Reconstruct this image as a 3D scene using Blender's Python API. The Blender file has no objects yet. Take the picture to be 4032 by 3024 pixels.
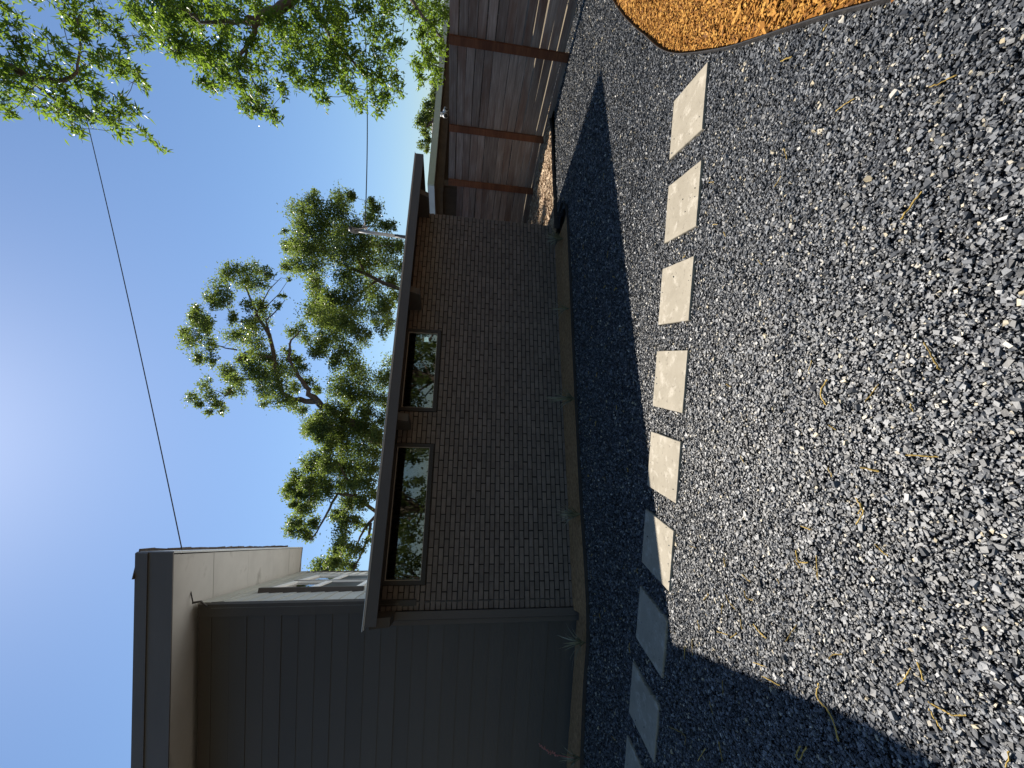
import bpy, bmesh, math, random
import numpy as np
from mathutils import Vector, Matrix

random.seed(7)
rng = np.random.default_rng(11)
scene = bpy.context.scene
COL = scene.collection

# ------------------------------------------------------------------ camera
# the photograph was taken upright and is stored lying on its side: the camera is rolled by 90 degrees
F_PX, PITCH, ROLL, CAM_H = 1625.45, 0.136027, 0.049275, 1.6584
cp, sp = math.cos(PITCH), math.sin(PITCH)
FWD = np.array([0, cp, -sp]); _up = np.array([0, sp, cp]); _r = np.array([1.0, 0, 0])
cr, sr = math.cos(ROLL), math.sin(ROLL)
RT = cr * _r + sr * _up
UPV = -sr * _r + cr * _up
cam_d = bpy.data.cameras.new('camera')
cam_d.sensor_fit = 'HORIZONTAL'; cam_d.sensor_width = 36.0
cam_d.lens = 36.0 * F_PX / 4032.0
cam_d.clip_start = 0.05; cam_d.clip_end = 3000
cam = bpy.data.objects.new('camera', cam_d); COL.objects.link(cam)
M = Matrix.Identity(4)
for i, v in enumerate((-UPV, RT, -FWD)):
    for j in range(3):
        M[j][i] = v[j]
M[2][3] = CAM_H
cam.matrix_world = M
scene.camera = cam

# ------------------------------------------------------------------ sky, sun, exposure
SUN_AZ, SUN_EL = math.radians(-11.2), math.radians(53.0)      # azimuth from +Y towards +X
SUN_DIR = Vector((math.sin(SUN_AZ) * math.cos(SUN_EL), math.cos(SUN_AZ) * math.cos(SUN_EL), math.sin(SUN_EL)))
world = bpy.data.worlds.new('World'); scene.world = world
world.use_nodes = True
wn = world.node_tree
for n_ in list(wn.nodes): wn.nodes.remove(n_)
w_out = wn.nodes.new('ShaderNodeOutputWorld'); w_bg = wn.nodes.new('ShaderNodeBackground')
w_sky = wn.nodes.new('ShaderNodeTexSky')
w_sky.sky_type = 'NISHITA'; w_sky.sun_disc = False
w_sky.sun_elevation = SUN_EL; w_sky.sun_rotation = SUN_AZ
w_sky.altitude = 200; w_sky.air_density = 1.35; w_sky.dust_density = 0.50; w_sky.ozone_density = 8.0
w_bg.inputs['Strength'].default_value = 0.062
wn.links.new(w_sky.outputs[0], w_bg.inputs[0]); wn.links.new(w_bg.outputs[0], w_out.inputs[0])
sun_d = bpy.data.lights.new('sun', 'SUN'); sun_d.energy = 5.0; sun_d.angle = math.radians(0.53)
sun_d.color = (1.0, 0.93, 0.83)
sun = bpy.data.objects.new('sun', sun_d); COL.objects.link(sun)
sun.rotation_euler = (-SUN_DIR).to_track_quat('-Z', 'Y').to_euler()
sun.location = (0, 0, 30)
scene.view_settings.view_transform = 'Standard'
scene.view_settings.look = 'None'
scene.view_settings.exposure = 0.95
scene.view_settings.gamma = 1.0
scene.view_settings.use_curve_mapping = False
scene.render.engine = 'CYCLES'
scene.cycles.max_bounces = 6
scene.cycles.transparent_max_bounces = 12

# ------------------------------------------------------------------ geometry helpers
def ray(sx, sy):
    return FWD + RT * ((3024 - sy) - 1512) / F_PX - UPV * (sx - 2016) / F_PX
def gnd(sx, sy, z=0.0):
    d = ray(sx, sy); t = (z - CAM_H) / d[2]
    return (d[0] * t, d[1] * t)
def at(sx, sy, Y):
    d = ray(sx, sy); t = Y / d[1]
    return np.array([d[0] * t, Y, CAM_H + d[2] * t])

class MB:
    def __init__(s): s.v = []; s.f = []
    def box(s, x0, x1, y0, y1, z0, z1, rot=None):
        b = len(s.v)
        pts = [(x0,y0,z0),(x1,y0,z0),(x1,y1,z0),(x0,y1,z0),(x0,y0,z1),(x1,y0,z1),(x1,y1,z1),(x0,y1,z1)]
        if rot is not None: pts = [tuple(rot @ Vector(p)) for p in pts]
        s.v += pts
        for q in ((0,3,2,1),(4,5,6,7),(0,1,5,4),(1,2,6,5),(2,3,7,6),(3,0,4,7)):
            s.f.append(tuple(b + i for i in q))
        return s
    def hexa(s, pts):
        b = len(s.v); s.v += [tuple(p) for p in pts]
        for q in ((0,3,2,1),(4,5,6,7),(0,1,5,4),(1,2,6,5),(2,3,7,6),(3,0,4,7)):
            s.f.append(tuple(b + i for i in q))
        return s
    def prism(s, poly, z0, z1):
        b = len(s.v); n = len(poly)
        s.v += [(p[0], p[1], z0) for p in poly] + [(p[0], p[1], z1) for p in poly]
        s.f.append(tuple(b + i for i in reversed(range(n)))); s.f.append(tuple(b + n + i for i in range(n)))
        for i in range(n):
            j = (i + 1) % n
            s.f.append((b + i, b + j, b + n + j, b + n + i))
        return s
    def tube(s, pts, rad, sides=6, cap=True):
        pts = [Vector(p) for p in pts]; b0 = len(s.v); n = len(pts)
        if not hasattr(rad, '__len__'): rad = [rad] * n
        ref = Vector((0.31, 0.52, 0.79))
        for i, p in enumerate(pts):
            d = (pts[min(i+1, n-1)] - pts[max(i-1, 0)])
            if d.length < 1e-9: d = Vector((0, 0, 1))
            d.normalize()
            a = d.cross(ref)
            if a.length < 1e-3: a = d.cross(Vector((1, 0, 0)))
            a.normalize(); c = d.cross(a)
            for k in range(sides):
                t = 2 * math.pi * k / sides
                s.v.append(tuple(p + (a * math.cos(t) + c * math.sin(t)) * rad[i]))
        for i in range(n - 1):
            for k in range(sides):
                k2 = (k + 1) % sides
                s.f.append((b0+i*sides+k, b0+i*sides+k2, b0+(i+1)*sides+k2, b0+(i+1)*sides+k))
        if cap:
            s.f.append(tuple(b0 + k for k in reversed(range(sides))))
            s.f.append(tuple(b0 + (n-1)*sides + k for k in range(sides)))
        return s
    def mesh(s, name, mat=None, smooth=False):
        me = bpy.data.meshes.new(name)
        me.from_pydata([tuple(map(float, v)) for v in s.v], [], s.f)
        if mat: me.materials.append(mat)
        if smooth: me.polygons.foreach_set('use_smooth', [True] * len(me.polygons))
        me.update()
        return me
    def build(s, name, mat, parent=None, smooth=False):
        return obj(name, s.mesh(name, mat, smooth), parent)

def obj(name, me, parent=None):
    o = bpy.data.objects.new(name, me); COL.objects.link(o)
    if parent is not None: o.parent = parent
    return o
def empty(name, loc=(0, 0, 0), rz=0.0):
    o = bpy.data.objects.new(name, None); COL.objects.link(o)
    o.location = loc; o.rotation_euler = (0, 0, rz); o.empty_display_size = 0.2
    return o
def tag(o, label=None, cat=None, group=None, kind=None):
    if label: o['label'] = label
    if cat: o['category'] = cat
    if group: o['group'] = group
    if kind: o['kind'] = kind
    return o
def np_mesh(name, verts, quads, mat, smooth=False):
    me = bpy.data.meshes.new(name)
    verts = np.ascontiguousarray(verts, dtype=np.float32); quads = np.ascontiguousarray(quads, dtype=np.int32)
    nv, (nf, k) = len(verts), quads.shape
    me.vertices.add(nv); me.vertices.foreach_set('co', verts.ravel())
    me.loops.add(nf * k); me.loops.foreach_set('vertex_index', quads.ravel())
    me.polygons.add(nf)
    me.polygons.foreach_set('loop_start', np.arange(nf, dtype=np.int32) * k)
    me.polygons.foreach_set('use_smooth', np.full(nf, bool(smooth), dtype=bool))
    if mat: me.materials.append(mat)
    me.update(calc_edges=True)
    return me

# ------------------------------------------------------------------ material helpers
class NT:
    def __init__(s, name):
        s.m = bpy.data.materials.new(name); s.m.use_nodes = True
        s.t = s.m.node_tree
        for n_ in list(s.t.nodes): s.t.nodes.remove(n_)
        s.out = s.n('ShaderNodeOutputMaterial')
    def n(s, typ, **kw):
        nd = s.t.nodes.new(typ)
        for k, v in kw.items(): setattr(nd, k, v)
        return nd
    def l(s, a, b): s.t.links.new(a, b)
    def val(s, nd, **kw):
        for k, v in kw.items(): nd.inputs[k.replace('_', ' ')].default_value = v
        return nd
    def noise(s, vec, scale, detail=4.0, rough=0.55):
        nd = s.n('ShaderNodeTexNoise'); s.l(vec, nd.inputs['Vector'])
        s.val(nd, Scale=scale, Detail=detail, Roughness=rough); return nd
    def ramp(s, fac, stops):
        nd = s.n('ShaderNodeValToRGB'); s.l(fac, nd.inputs['Fac'])
        cr_ = nd.color_ramp
        while len(cr_.elements) < len(stops): cr_.elements.new(0.5)
        for el, (p, c) in zip(cr_.elements, stops):
            el.position = p; el.color = (*c, 1) if len(c) == 3 else c
        return nd
    def mix(s, fac, a, b, mode='MIX'):
        nd = s.n('ShaderNodeMix', data_type='RGBA', blend_type=mode)
        for sock, v in ((nd.inputs[0], fac), (nd.inputs[6], a), (nd.inputs[7], b)):
            if hasattr(v, 'is_output'): s.l(v, sock)
            elif hasattr(v, '__len__'): sock.default_value = (*v, 1)
            else: sock.default_value = v
        return nd.outputs[2]
    def math(s, op, a, b=0.0):
        nd = s.n('ShaderNodeMath', operation=op)
        for sock, v in ((nd.inputs[0], a), (nd.inputs[1], b)):
            if hasattr(v, 'is_output'): s.l(v, sock)
            else: sock.default_value = v
        return nd.outputs[0]
    def bump(s, h, strength=0.3, dist=0.01):
        nd = s.n('ShaderNodeBump'); s.l(h, nd.inputs['Height'])
        s.val(nd, Strength=strength, Distance=dist); return nd.outputs[0]
    def princ(s, col, rough=0.7, spec=0.3, normal=None, metal=0.0):
        p = s.n('ShaderNodeBsdfPrincipled')
        if hasattr(col, 'is_output'): s.l(col, p.inputs['Base Color'])
        else: p.inputs['Base Color'].default_value = (*col, 1)
        if hasattr(rough, 'is_output'): s.l(rough, p.inputs['Roughness'])
        else: p.inputs['Roughness'].default_value = rough
        p.inputs['Specular IOR Level'].default_value = spec
        p.inputs['Metallic'].default_value = metal
        if normal is not None: s.l(normal, p.inputs['Normal'])
        s.l(p.outputs[0], s.out.inputs['Surface']); return p
    def coord(s, kind='Object', scale=None, jitter=True):
        tc = s.n('ShaderNodeTexCoord').outputs[kind]
        if jitter:
            oi = s.n('ShaderNodeObjectInfo')
            mu = s.n('ShaderNodeVectorMath', operation='MULTIPLY_ADD')
            cb = s.n('ShaderNodeCombineXYZ')
            for i in range(3): s.l(oi.outputs['Random'], cb.inputs[i])
            s.l(cb.outputs[0], mu.inputs[0]); mu.inputs[1].default_value = (17.3, 31.7, 23.9)
            s.l(tc, mu.inputs[2]); tc = mu.outputs[0]
        if scale is not None:
            mp = s.n('ShaderNodeMapping'); s.l(tc, mp.inputs['Vector']); mp.inputs['Scale'].default_value = scale
            tc = mp.outputs[0]
        return tc
    def rand(s):
        oi = s.n('ShaderNodeObjectInfo').outputs['Random']; gi = s.n('ShaderNodeNewGeometry').outputs['Random Per Island']
        return s.math('FRACT', s.math('ADD', oi, gi))

def paint(name, col, rough=0.6, var=0.15, scale=3.0, bump=0.15, bscale=60.0, spec=0.3, stretch=None, piece=0.0, stain=None):
    t = NT(name)
    c = t.coord('Object', stretch)
    n1 = t.noise(c, scale, 5); n2 = t.noise(c, bscale, 3)
    lo = tuple(x * (1 - var) for x in col); hi = tuple(x * (1 + var) for x in col)
    rgb = t.ramp(n1.outputs[0], [(0.3, lo), (0.7, hi)]).outputs[0]
    if piece:
        f = t.n('ShaderNodeMapRange'); t.l(t.rand(), f.inputs[0]); f.inputs[3].default_value = 1 - piece; f.inputs[4].default_value = 1 + piece
        vm = t.n('ShaderNodeVectorMath', operation='SCALE'); t.l(rgb, vm.inputs[0]); t.l(f.outputs[0], vm.inputs['Scale']); rgb = vm.outputs[0]
    if stain:
        n3 = t.noise(c, stain[1], 6, 0.65)
        m = t.ramp(n3.outputs[0], [(stain[2], (0, 0, 0)), (stain[2] + 0.15, (1, 1, 1))]).outputs[0]
        rgb = t.mix(m, rgb, stain[0])
    t.princ(rgb, rough, spec, t.bump(n2.outputs[0], bump, 0.004))
    return t.m

M_SIDING = paint('siding_paint', (0.058, 0.052, 0.046), 0.55, 0.10, 1.5, 0.25, 90, 0.35, (0.3, 1, 1), 0.05)
M_SIDE = paint('siding_paint_bounce_lit', (0.42, 0.44, 0.42), 0.6, 0.10, 1.5, 0.25, 90, 0.3, (1, 0.3, 1), 0.05)  # same siding as the front; bounce light from the roof put into the colour
M_BRICK = paint('painted_brick', (0.150, 0.122, 0.102), 0.62, 0.18, 9.0, 0.6, 120, 0.35, None, 0.13)
M_MORTAR = paint('mortar_joint_shade', (0.034, 0.028, 0.024), 0.8, 0.2, 20, 0.8, 150, 0.2)  # darker than the bricks: shade of the recessed joints put into the colour
M_TRIM = paint('trim_paint', (0.085, 0.074, 0.066), 0.5, 0.12, 2, 0.2, 60, 0.35, (1, 1, 0.2), 0.05)
M_FASCIA = paint('fascia_paint', (0.085, 0.077, 0.070), 0.5, 0.12, 2, 0.2, 60, 0.35, (0.3, 1, 1))
M_FASCIA_HI = paint('upper_fascia_paint', (0.105, 0.097, 0.088), 0.5, 0.12, 2, 0.2, 60, 0.35, (0.3, 1, 1))
M_SOFFIT = paint('soffit_board', (0.50, 0.50, 0.48), 0.75, 0.10, 1.6, 0.15, 40, 0.2, None, 0.0, ((0.28, 0.275, 0.26), 1.6, 0.58))
M_EDGE_LIGHT = paint('pale_edge_and_skylit_fascia', (0.55, 0.60, 0.62), 0.45, 0.1, 2, 0.1, 40, 0.4)  # pale drip edge; on the side fascias the paleness stands for skylight
M_SHINGLE = paint('roof_shingle', (0.10, 0.085, 0.075), 0.9, 0.3, 12, 0.9, 90, 0.2, None, 0.2)
M_MEMBRANE = paint('pale_roof_membrane', (0.42, 0.42, 0.41), 0.8, 0.08, 1.0, 0.2, 30, 0.2)
M_WFRAME = paint('dark_window_frame', (0.030, 0.028, 0.028), 0.45, 0.1, 4, 0.1, 60, 0.4)
M_BEAD = paint('pale_glazing_bead', (0.42, 0.38, 0.33), 0.45, 0.1, 4, 0.05, 60, 0.4)
M_WHITE = paint('white_window_frame', (0.85, 0.86, 0.84), 0.45, 0.06, 3, 0.08, 50, 0.4)
M_ROOM = paint('room_dark', (0.03, 0.025, 0.022), 0.9, 0.2)
M_CURTAIN = paint('curtain_cloth', (0.10, 0.07, 0.055), 0.9, 0.3, 3, 0.3, 40, 0.1, (14, 1, 0.2))
M_STEEL = paint('edging_steel', (0.028, 0.026, 0.026), 0.5, 0.3, 6, 0.4, 80, 0.4, None, 0.0, ((0.09, 0.05, 0.03), 5.0, 0.62))
M_GALV = paint('galvanised_pipe', (0.30, 0.30, 0.29), 0.45, 0.1, 6, 0.1, 60, 0.5)
M_PIPE_DARK = paint('painted_pipe', (0.07, 0.065, 0.06), 0.5, 0.1, 6, 0.1, 60, 0.4)
M_CABLE = paint('cable_sheath', (0.018, 0.018, 0.020), 0.35, 0.1, 6, 0.05, 60, 0.6)
M_GUTTER = paint('cream_green_gutter', (0.42, 0.46, 0.36), 0.4, 0.08, 2, 0.1, 50, 0.4)
M_NWALL = paint('neighbour_wall', (0.035, 0.025, 0.020), 0.8, 0.25, 4, 0.4, 40, 0.2)
M_NTRIM = paint('neighbour_trim', (0.075, 0.055, 0.042), 0.7, 0.2, 4, 0.2, 40, 0.2)
M_LAMPW = paint('white_plastic', (0.75, 0.75, 0.73), 0.4, 0.03, 3, 0.02, 50, 0.4)
M_FARWALL = paint('far_house_wall', (0.33, 0.33, 0.33), 0.8, 0.1, 2, 0.2, 40, 0.2)
M_FARROOF = paint('far_house_roof', (0.20, 0.19, 0.18), 0.9, 0.2, 6, 0.4, 60, 0.2)
M_BARK = paint('bark', (0.13, 0.10, 0.08), 0.9, 0.35, 5, 1.0, 22, 0.15, (1, 1, 0.25))
M_STONE = None

def glass_mat(name, ior=1.9, tint=(0.7, 0.75, 0.75)):
    t = NT(name)
    fr = t.n('ShaderNodeFresnel'); fr.inputs[0].default_value = ior
    tr = t.n('ShaderNodeBsdfTransparent'); tr.inputs[0].default_value = (*tint, 1)
    gl = t.n('ShaderNodeBsdfGlossy'); gl.inputs['Roughness'].default_value = 0.012
    nz = t.noise(t.coord('Object'), 1.3, 2); t.l(t.bump(nz.outputs[0], 0.05, 0.01), gl.inputs['Normal'])
    mx = t.n('ShaderNodeMixShader')
    t.l(fr.outputs[0], mx.inputs[0]); t.l(tr.outputs[0], mx.inputs[1]); t.l(gl.outputs[0], mx.inputs[2])
    t.l(mx.outputs[0], t.out.inputs['Surface']); return t.m
M_GLASS = glass_mat('window_glass', 2.1)
M_GLASS2 = glass_mat('side_window_glass', 1.9)

def leaf_mat(name, dark, light, trans, tfac=0.5):
    t = NT(name)
    r = t.n('ShaderNodeNewGeometry').outputs['Random Per Island']
    c = t.ramp(r, [(0.0, dark), (1.0, light)]).outputs[0]
    p = t.n('ShaderNodeBsdfPrincipled'); t.l(c, p.inputs['Base Color']); p.inputs['Roughness'].default_value = 0.38
    p.inputs['Specular IOR Level'].default_value = 0.35
    tl = t.n('ShaderNodeBsdfTranslucent'); t.l(t.mix(r, trans, tuple(x * 0.7 for x in trans)), tl.inputs[0])
    mx = t.n('ShaderNodeMixShader'); mx.inputs[0].default_value = tfac
    t.l(p.outputs[0], mx.inputs[1]); t.l(tl.outputs[0], mx.inputs[2]); t.l(mx.outputs[0], t.out.inputs['Surface'])
    return t.m
M_LEAF_OAK = leaf_mat('oak_leaf', (0.050, 0.080, 0.026), (0.13, 0.165, 0.055), (0.26, 0.35, 0.06), 0.52)
M_LEAF_PECAN = leaf_mat('pecan_leaf', (0.040, 0.085, 0.018), (0.11, 0.17, 0.035), (0.27, 0.41, 0.04), 0.52)
M_GRASS = leaf_mat('tuft_blade', (0.17, 0.17, 0.11), (0.42, 0.41, 0.29), (0.15, 0.17, 0.07), 0.25)

def wood_mat(name, a, b, dark):
    t = NT(name)
    c = t.coord('Object', (0.8, 14, 14)); c2 = t.coord('Object', (0.5, 2.2, 2.2))
    n1 = t.noise(c, 3.0, 6, 0.62); n2 = t.noise(c2, 1.6, 4, 0.6)
    col = t.ramp(n1.outputs[0], [(0.30, tuple(x * 0.72 for x in a)), (0.5, a), (0.72, b)]).outputs[0]
    m = t.ramp(n2.outputs[0], [(0.45, (0, 0, 0)), (0.72, (1, 1, 1))]).outputs[0]
    col = t.mix(m, col, dark)
    f = t.n('ShaderNodeMapRange'); t.l(t.rand(), f.inputs[0]); f.inputs[3].default_value = 0.72; f.inputs[4].default_value = 1.25
    vm = t.n('ShaderNodeVectorMath', operation='SCALE'); t.l(col, vm.inputs[0]); t.l(f.outputs[0], vm.inputs['Scale'])
    t.princ(vm.outputs[0], 0.8, 0.2, t.bump(n1.outputs[0], 0.4, 0.006)); return t.m
M_BOARD = wood_mat('weathered_board', (0.27, 0.225, 0.19), (0.40, 0.35, 0.305), (0.17, 0.10, 0.07))
M_POST = wood_mat('stained_post', (0.21, 0.085, 0.042), (0.29, 0.125, 0.058), (0.12, 0.05, 0.028))
M_SOFWOOD = wood_mat('soffit_wood', (0.30, 0.15, 0.09), (0.42, 0.22, 0.14), (0.20, 0.10, 0.06))

def stone_mat():
    t = NT('limestone_paver')
    c = t.coord('Object')
    n1 = t.noise(c, 3.2, 6, 0.65); n2 = t.noise(c, 9.0, 7, 0.7); n3 = t.noise(c, 90.0, 3)
    col = t.ramp(n1.outputs[0], [(0.35, (0.245, 0.217, 0.166)), (0.62, (0.300, 0.268, 0.209))]).outputs[0]
    m = t.ramp(n2.outputs[0], [(0.53, (0, 0, 0)), (0.63, (0.9, 0.9, 0.9))]).outputs[0]
    col = t.mix(m, col, (0.385, 0.35, 0.285))
    m2 = t.ramp(t.noise(c, 34.0, 4).outputs[0], [(0.30, (1, 1, 1)), (0.40, (0, 0, 0))]).outputs[0]
    col = t.mix(m2, col, (0.20, 0.175, 0.135))
    t.princ(col, 0.8, 0.25, t.bump(n3.outputs[0], 0.25, 0.002)); return t.m
M_STONE = stone_mat()

def gravel_mat():
    t = NT('crushed_gravel')
    g = t.n('ShaderNodeNewGeometry').outputs['Random Per Island']
    c = t.ramp(g, [(0.0, (0.012, 0.013, 0.015)), (0.30, (0.035, 0.038, 0.043)), (0.62, (0.075, 0.080, 0.088)),
                   (0.88, (0.135, 0.142, 0.152)), (0.962, (0.22, 0.225, 0.23)), (0.982, (0.36, 0.30, 0.19)), (1.0, (0.46, 0.43, 0.37))]).outputs[0]
    n = t.noise(t.coord('Object', None, False), 220, 2)
    p_ = t.princ(c, 0.50, 0.42, t.bump(n.outputs[0], 0.15, 0.002)); p_.inputs['IOR'].default_value = 1.55; return t.m
M_GRAVEL = gravel_mat()
def gravel_bed_mat():
    t = NT('gravel_bed')
    c = t.coord('Object', None, False)
    vo = t.n('ShaderNodeTexVoronoi'); t.l(c, vo.inputs['Vector']); vo.inputs['Scale'].default_value = 80.0
    sep = t.n('ShaderNodeSeparateColor'); t.l(vo.outputs['Color'], sep.inputs[0])
    col = t.ramp(sep.outputs[0], [(0.0, (0.008, 0.008, 0.010)), (0.45, (0.026, 0.027, 0.030)), (0.8, (0.060, 0.062, 0.064)), (1.0, (0.16, 0.16, 0.155))]).outputs[0]
    h = t.math('ADD', t.math('MULTIPLY', vo.outputs['Distance'], -1.0), t.math('MULTIPLY', sep.outputs[1], 0.9))
    t.princ(col, 0.6, 0.35, t.bump(h, 1.0, 0.02)); return t.m
M_GBED = gravel_bed_mat()
def chip_mat(name, a, b, d):
    t = NT(name)
    g = t.n('ShaderNodeNewGeometry').outputs['Random Per Island']
    c = t.ramp(g, [(0.0, d), (0.35, a), (1.0, b)]).outputs[0]
    n = t.noise(t.coord('Object', None, False), 120, 3)
    t.princ(c, 0.75, 0.25, t.bump(n.outputs[0], 0.4, 0.003)); return t.m
M_ORANGE = chip_mat('orange_mulch_chip', (0.33, 0.145, 0.022), (0.50, 0.265, 0.055), (0.15, 0.060, 0.012))
M_TAN = chip_mat('tan_mulch_chip', (0.36, 0.25, 0.155), (0.55, 0.43, 0.29), (0.18, 0.11, 0.065))
M_ORANGE_BED = paint('orange_mulch_base', (0.22, 0.095, 0.020), 0.9, 0.5, 40, 1.0, 70, 0.1)
M_TAN_BED = paint('tan_mulch_base', (0.24, 0.165, 0.10), 0.9, 0.5, 40, 1.0, 70, 0.1)
M_SOIL = paint('brown_soil', (0.34, 0.20, 0.095), 0.95, 0.35, 25, 1.0, 60, 0.1)
M_GROUND = paint('bare_ground', (0.16, 0.13, 0.09), 0.95, 0.3, 0.6, 0.5, 8, 0.1)
M_CATKIN = paint('dry_catkin', (0.31, 0.215, 0.06), 0.85, 0.35, 30, 0.6, 200, 0.2, None, 0.45)
M_PINK = paint('pink_flower', (0.42, 0.17, 0.15), 0.7, 0.3, 30, 0.4, 100, 0.2)

# ================================================================== THE SETTING
E_ANG = math.radians(21.2755)
EX = np.array([math.cos(E_ANG), math.sin(E_ANG)]); NX = np.array([EX[1], -EX[0]]); DD = -NX
A = np.array([-2.813, 5.112])                 # left foot of the brick wall
WALL_L, WALL_H = 6.137, 2.42

ground = MB(); ground.v = [(-300, -300, -0.09), (300, -300, -0.09), (300, 300, -0.09), (-300, 300, -0.09)]; ground.f = [(0, 1, 2, 3)]
tag(ground.build('ground', M_GROUND), kind='structure')

# front planting bed edge (foot of the steel edging, towards the gravel), from right to left
edge_px = [(2206, 850), (2220, 800), (2232, 806), (2240, 840), (2245, 900), (2262, 1280), (2287, 1786), (2297, 1974), (2319, 2290), (2325, 2512), (2312, 2700), (2300, 3024), (2291, 3300)]
EDGE = [gnd(*p) for p in edge_px]
# orange mulch bed outline
mul_px = [(2425, 0), (2452, 40), (2480, 75), (2525, 118), (2560, 145), (2600, 182), (2640, 205), (2690, 215), (2760, 211), (2830, 201), (2900, 188), (3000, 158), (3100, 125), (3300, 62), (3530, 0)]
MUL = [gnd(*p) for p in mul_px]
MUL_ALL = MUL + [(1.50, 1.22), (1.3, 0.6), (2.6, -0.5), (6.0, 0.4), (6.3, 4.6), (5.6, 5.0)]
TAN_EDGE = [gnd(*p) for p in ((2160, 420), (2172, 455), (2182, 495), (2187, 600), (2192, 740), (2197, 850), (2199, 900))]
TAN_ALL = TAN_EDGE + [(2.4, 7.6), (0.8, 11.6), (3.4, 11.4), (4.15, 10.25), (4.62, 9.62), (5.22, 8.55), (5.5, 7.9)]

def inside(poly, x, y):
    poly = np.asarray(poly); r = np.zeros(x.shape, bool); j = len(poly) - 1
    for i in range(len(poly)):
        xi, yi = poly[i]; xj, yj = poly[j]
        c = ((yi > y) != (yj > y)) & (x < (xj - xi) * (y - yi) / (yj - yi + 1e-12) + xi)
        r ^= c; j = i
    return r

gpoly = [(-8, -3), (6.4, -3), (6.4, 5.6), (5.7, 8.0)] + list(TAN_EDGE) + list(EDGE) + [(-8, EDGE[-1][1])]
gb = MB(); gb.v = [(p[0], p[1], -0.012) for p in gpoly]; gb.f = [tuple(range(len(gpoly)))]
tag(gb.build('gravel_yard', M_GBED), kind='structure')

# ------------------------------------------------------------------ stepping stones
ST_A = 0.4572
STONES = [(2.107, 2.933, -3.6), (1.427, 2.950, -3.2), (0.762, 2.985, -3.6), (0.090, 3.008, -3.3), (-0.577, 3.039, -2.6),
          (-1.237, 3.073, -2.8), (-1.903, 3.110, -3.3), (-2.590, 3.169, -3.4), (-3.270, 3.215, -3.4)]
ST_LAB = ['cream square stepping stone nearest the orange mulch bed, clean and evenly sandy',
          'second stepping stone from the orange mulch, with white streaks across its middle',
          'third stepping stone from the orange mulch, cream, with a few dark specks',
          'fourth stepping stone from the orange mulch, whole, in full sun',
          'mottled stepping stone just touched by the eave shadow at its far corner',
          'stepping stone cut in half by the edge of the eave shadow',
          'grey shaded stepping stone at the point where the two shadows meet',
          'shaded stepping stone with a chipped right edge, by the tall grey house',
          'shaded stepping stone at the end of the row, cut by the picture edge']
def stone_mesh(i):
    r = random.Random(40 + i); a = ST_A / 2; ring = []
    N = 14
    for s_ in range(4):
        for k in range(N):
            t = -a + 2 * a * k / N
            x, y = [(t, -a), (a, t), (-t, a), (-a, -t)][s_]
            ch = 0.0
            if i in (6, 7) and s_ == 1: ch = max(0, r.gauss(0.006, 0.010)) + (0.022 if i == 7 and 3 < k < 11 else 0) * r.random()
            j = r.gauss(0, 0.0008) + ch
            n_ = [(0, 1), (-1, 0), (0, -1), (1, 0)][s_]
            ring.append((x + n_[0] * j, y + n_[1] * j))
    m = MB(); n = len(ring)
    for (sc, z) in ((1.0, -0.03), (1.0, 0.017), (0.988, 0.022)):
        m.v += [(x * sc, y * sc, z) for x, y in ring]
    for b in (0, n):
        for k in range(n):
            k2 = (k + 1) % n
            m.f.append((b + k, b + k2, b + n + k2, b + n + k))
    m.f.append(tuple(2 * n + k for k in range(n)))
    return m
for i, (x, y, an) in enumerate(STONES):
    o = stone_mesh(i).build('stepping_stone', M_STONE)
    o.location = (x, y, 0.0); o.rotation_euler = (random.gauss(0, 0.004), random.gauss(0, 0.004), math.radians(an))
    tag(o, ST_LAB[i], 'stepping stone', 'row of square stepping stones')

# ------------------------------------------------------------------ gravel stones (uncountable)
CUBE = np.array([(-1,-1,-1),(1,-1,-1),(1,1,-1),(-1,1,-1),(-1,-1,1),(1,-1,1),(1,1,1),(-1,1,1)], float) * 0.5
CQ = np.array([(4,5,6,7),(0,1,5,4),(1,2,6,5),(2,3,7,6),(3,0,4,7)])
def rots(n, tilt):
    az = rng.uniform(0, 2 * np.pi, n); t = rng.normal(0, tilt, n); ax = rng.uniform(0, 2 * np.pi, n)
    def Rz(a):
        R = np.zeros((n, 3, 3)); R[:, 0, 0] = R[:, 1, 1] = np.cos(a); R[:, 0, 1] = -np.sin(a); R[:, 1, 0] = np.sin(a); R[:, 2, 2] = 1; return R
    Rx = np.zeros((n, 3, 3)); Rx[:, 0, 0] = 1; Rx[:, 1, 1] = Rx[:, 2, 2] = np.cos(t); Rx[:, 1, 2] = -np.sin(t); Rx[:, 2, 1] = np.sin(t)
    return Rz(ax) @ Rx @ Rz(az)
def pieces(name, x, y, z, size, aspect, tilt, mat, jit=0.34):
    n = len(x)
    v = np.repeat(CUBE[None], n, 0) + rng.normal(0, jit * 0.5, (n, 8, 3))
    v[:, 4:, :2] *= rng.uniform(0.65, 1.0, (n, 1, 1)); v[:, 4:, 2] = 0.5 + (v[:, 4:, 2] - 0.5) * 0.35
    dims = size[:, None] * np.stack([np.ones(n), rng.uniform(aspect[0], aspect[1], n), rng.uniform(aspect[2], aspect[3], n)], 1)
    v = v * dims[:, None, :]
    v = np.einsum('nij,nkj->nki', rots(n, tilt), v)
    v += np.stack([x, y, z], 1)[:, None, :]
    q = (CQ[None] + (np.arange(n) * 8)[:, None, None]).reshape(-1, 4)
    return tag(obj(name, np_mesh(name, v.reshape(-1, 3), q, mat)), kind='stuff')
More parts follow.
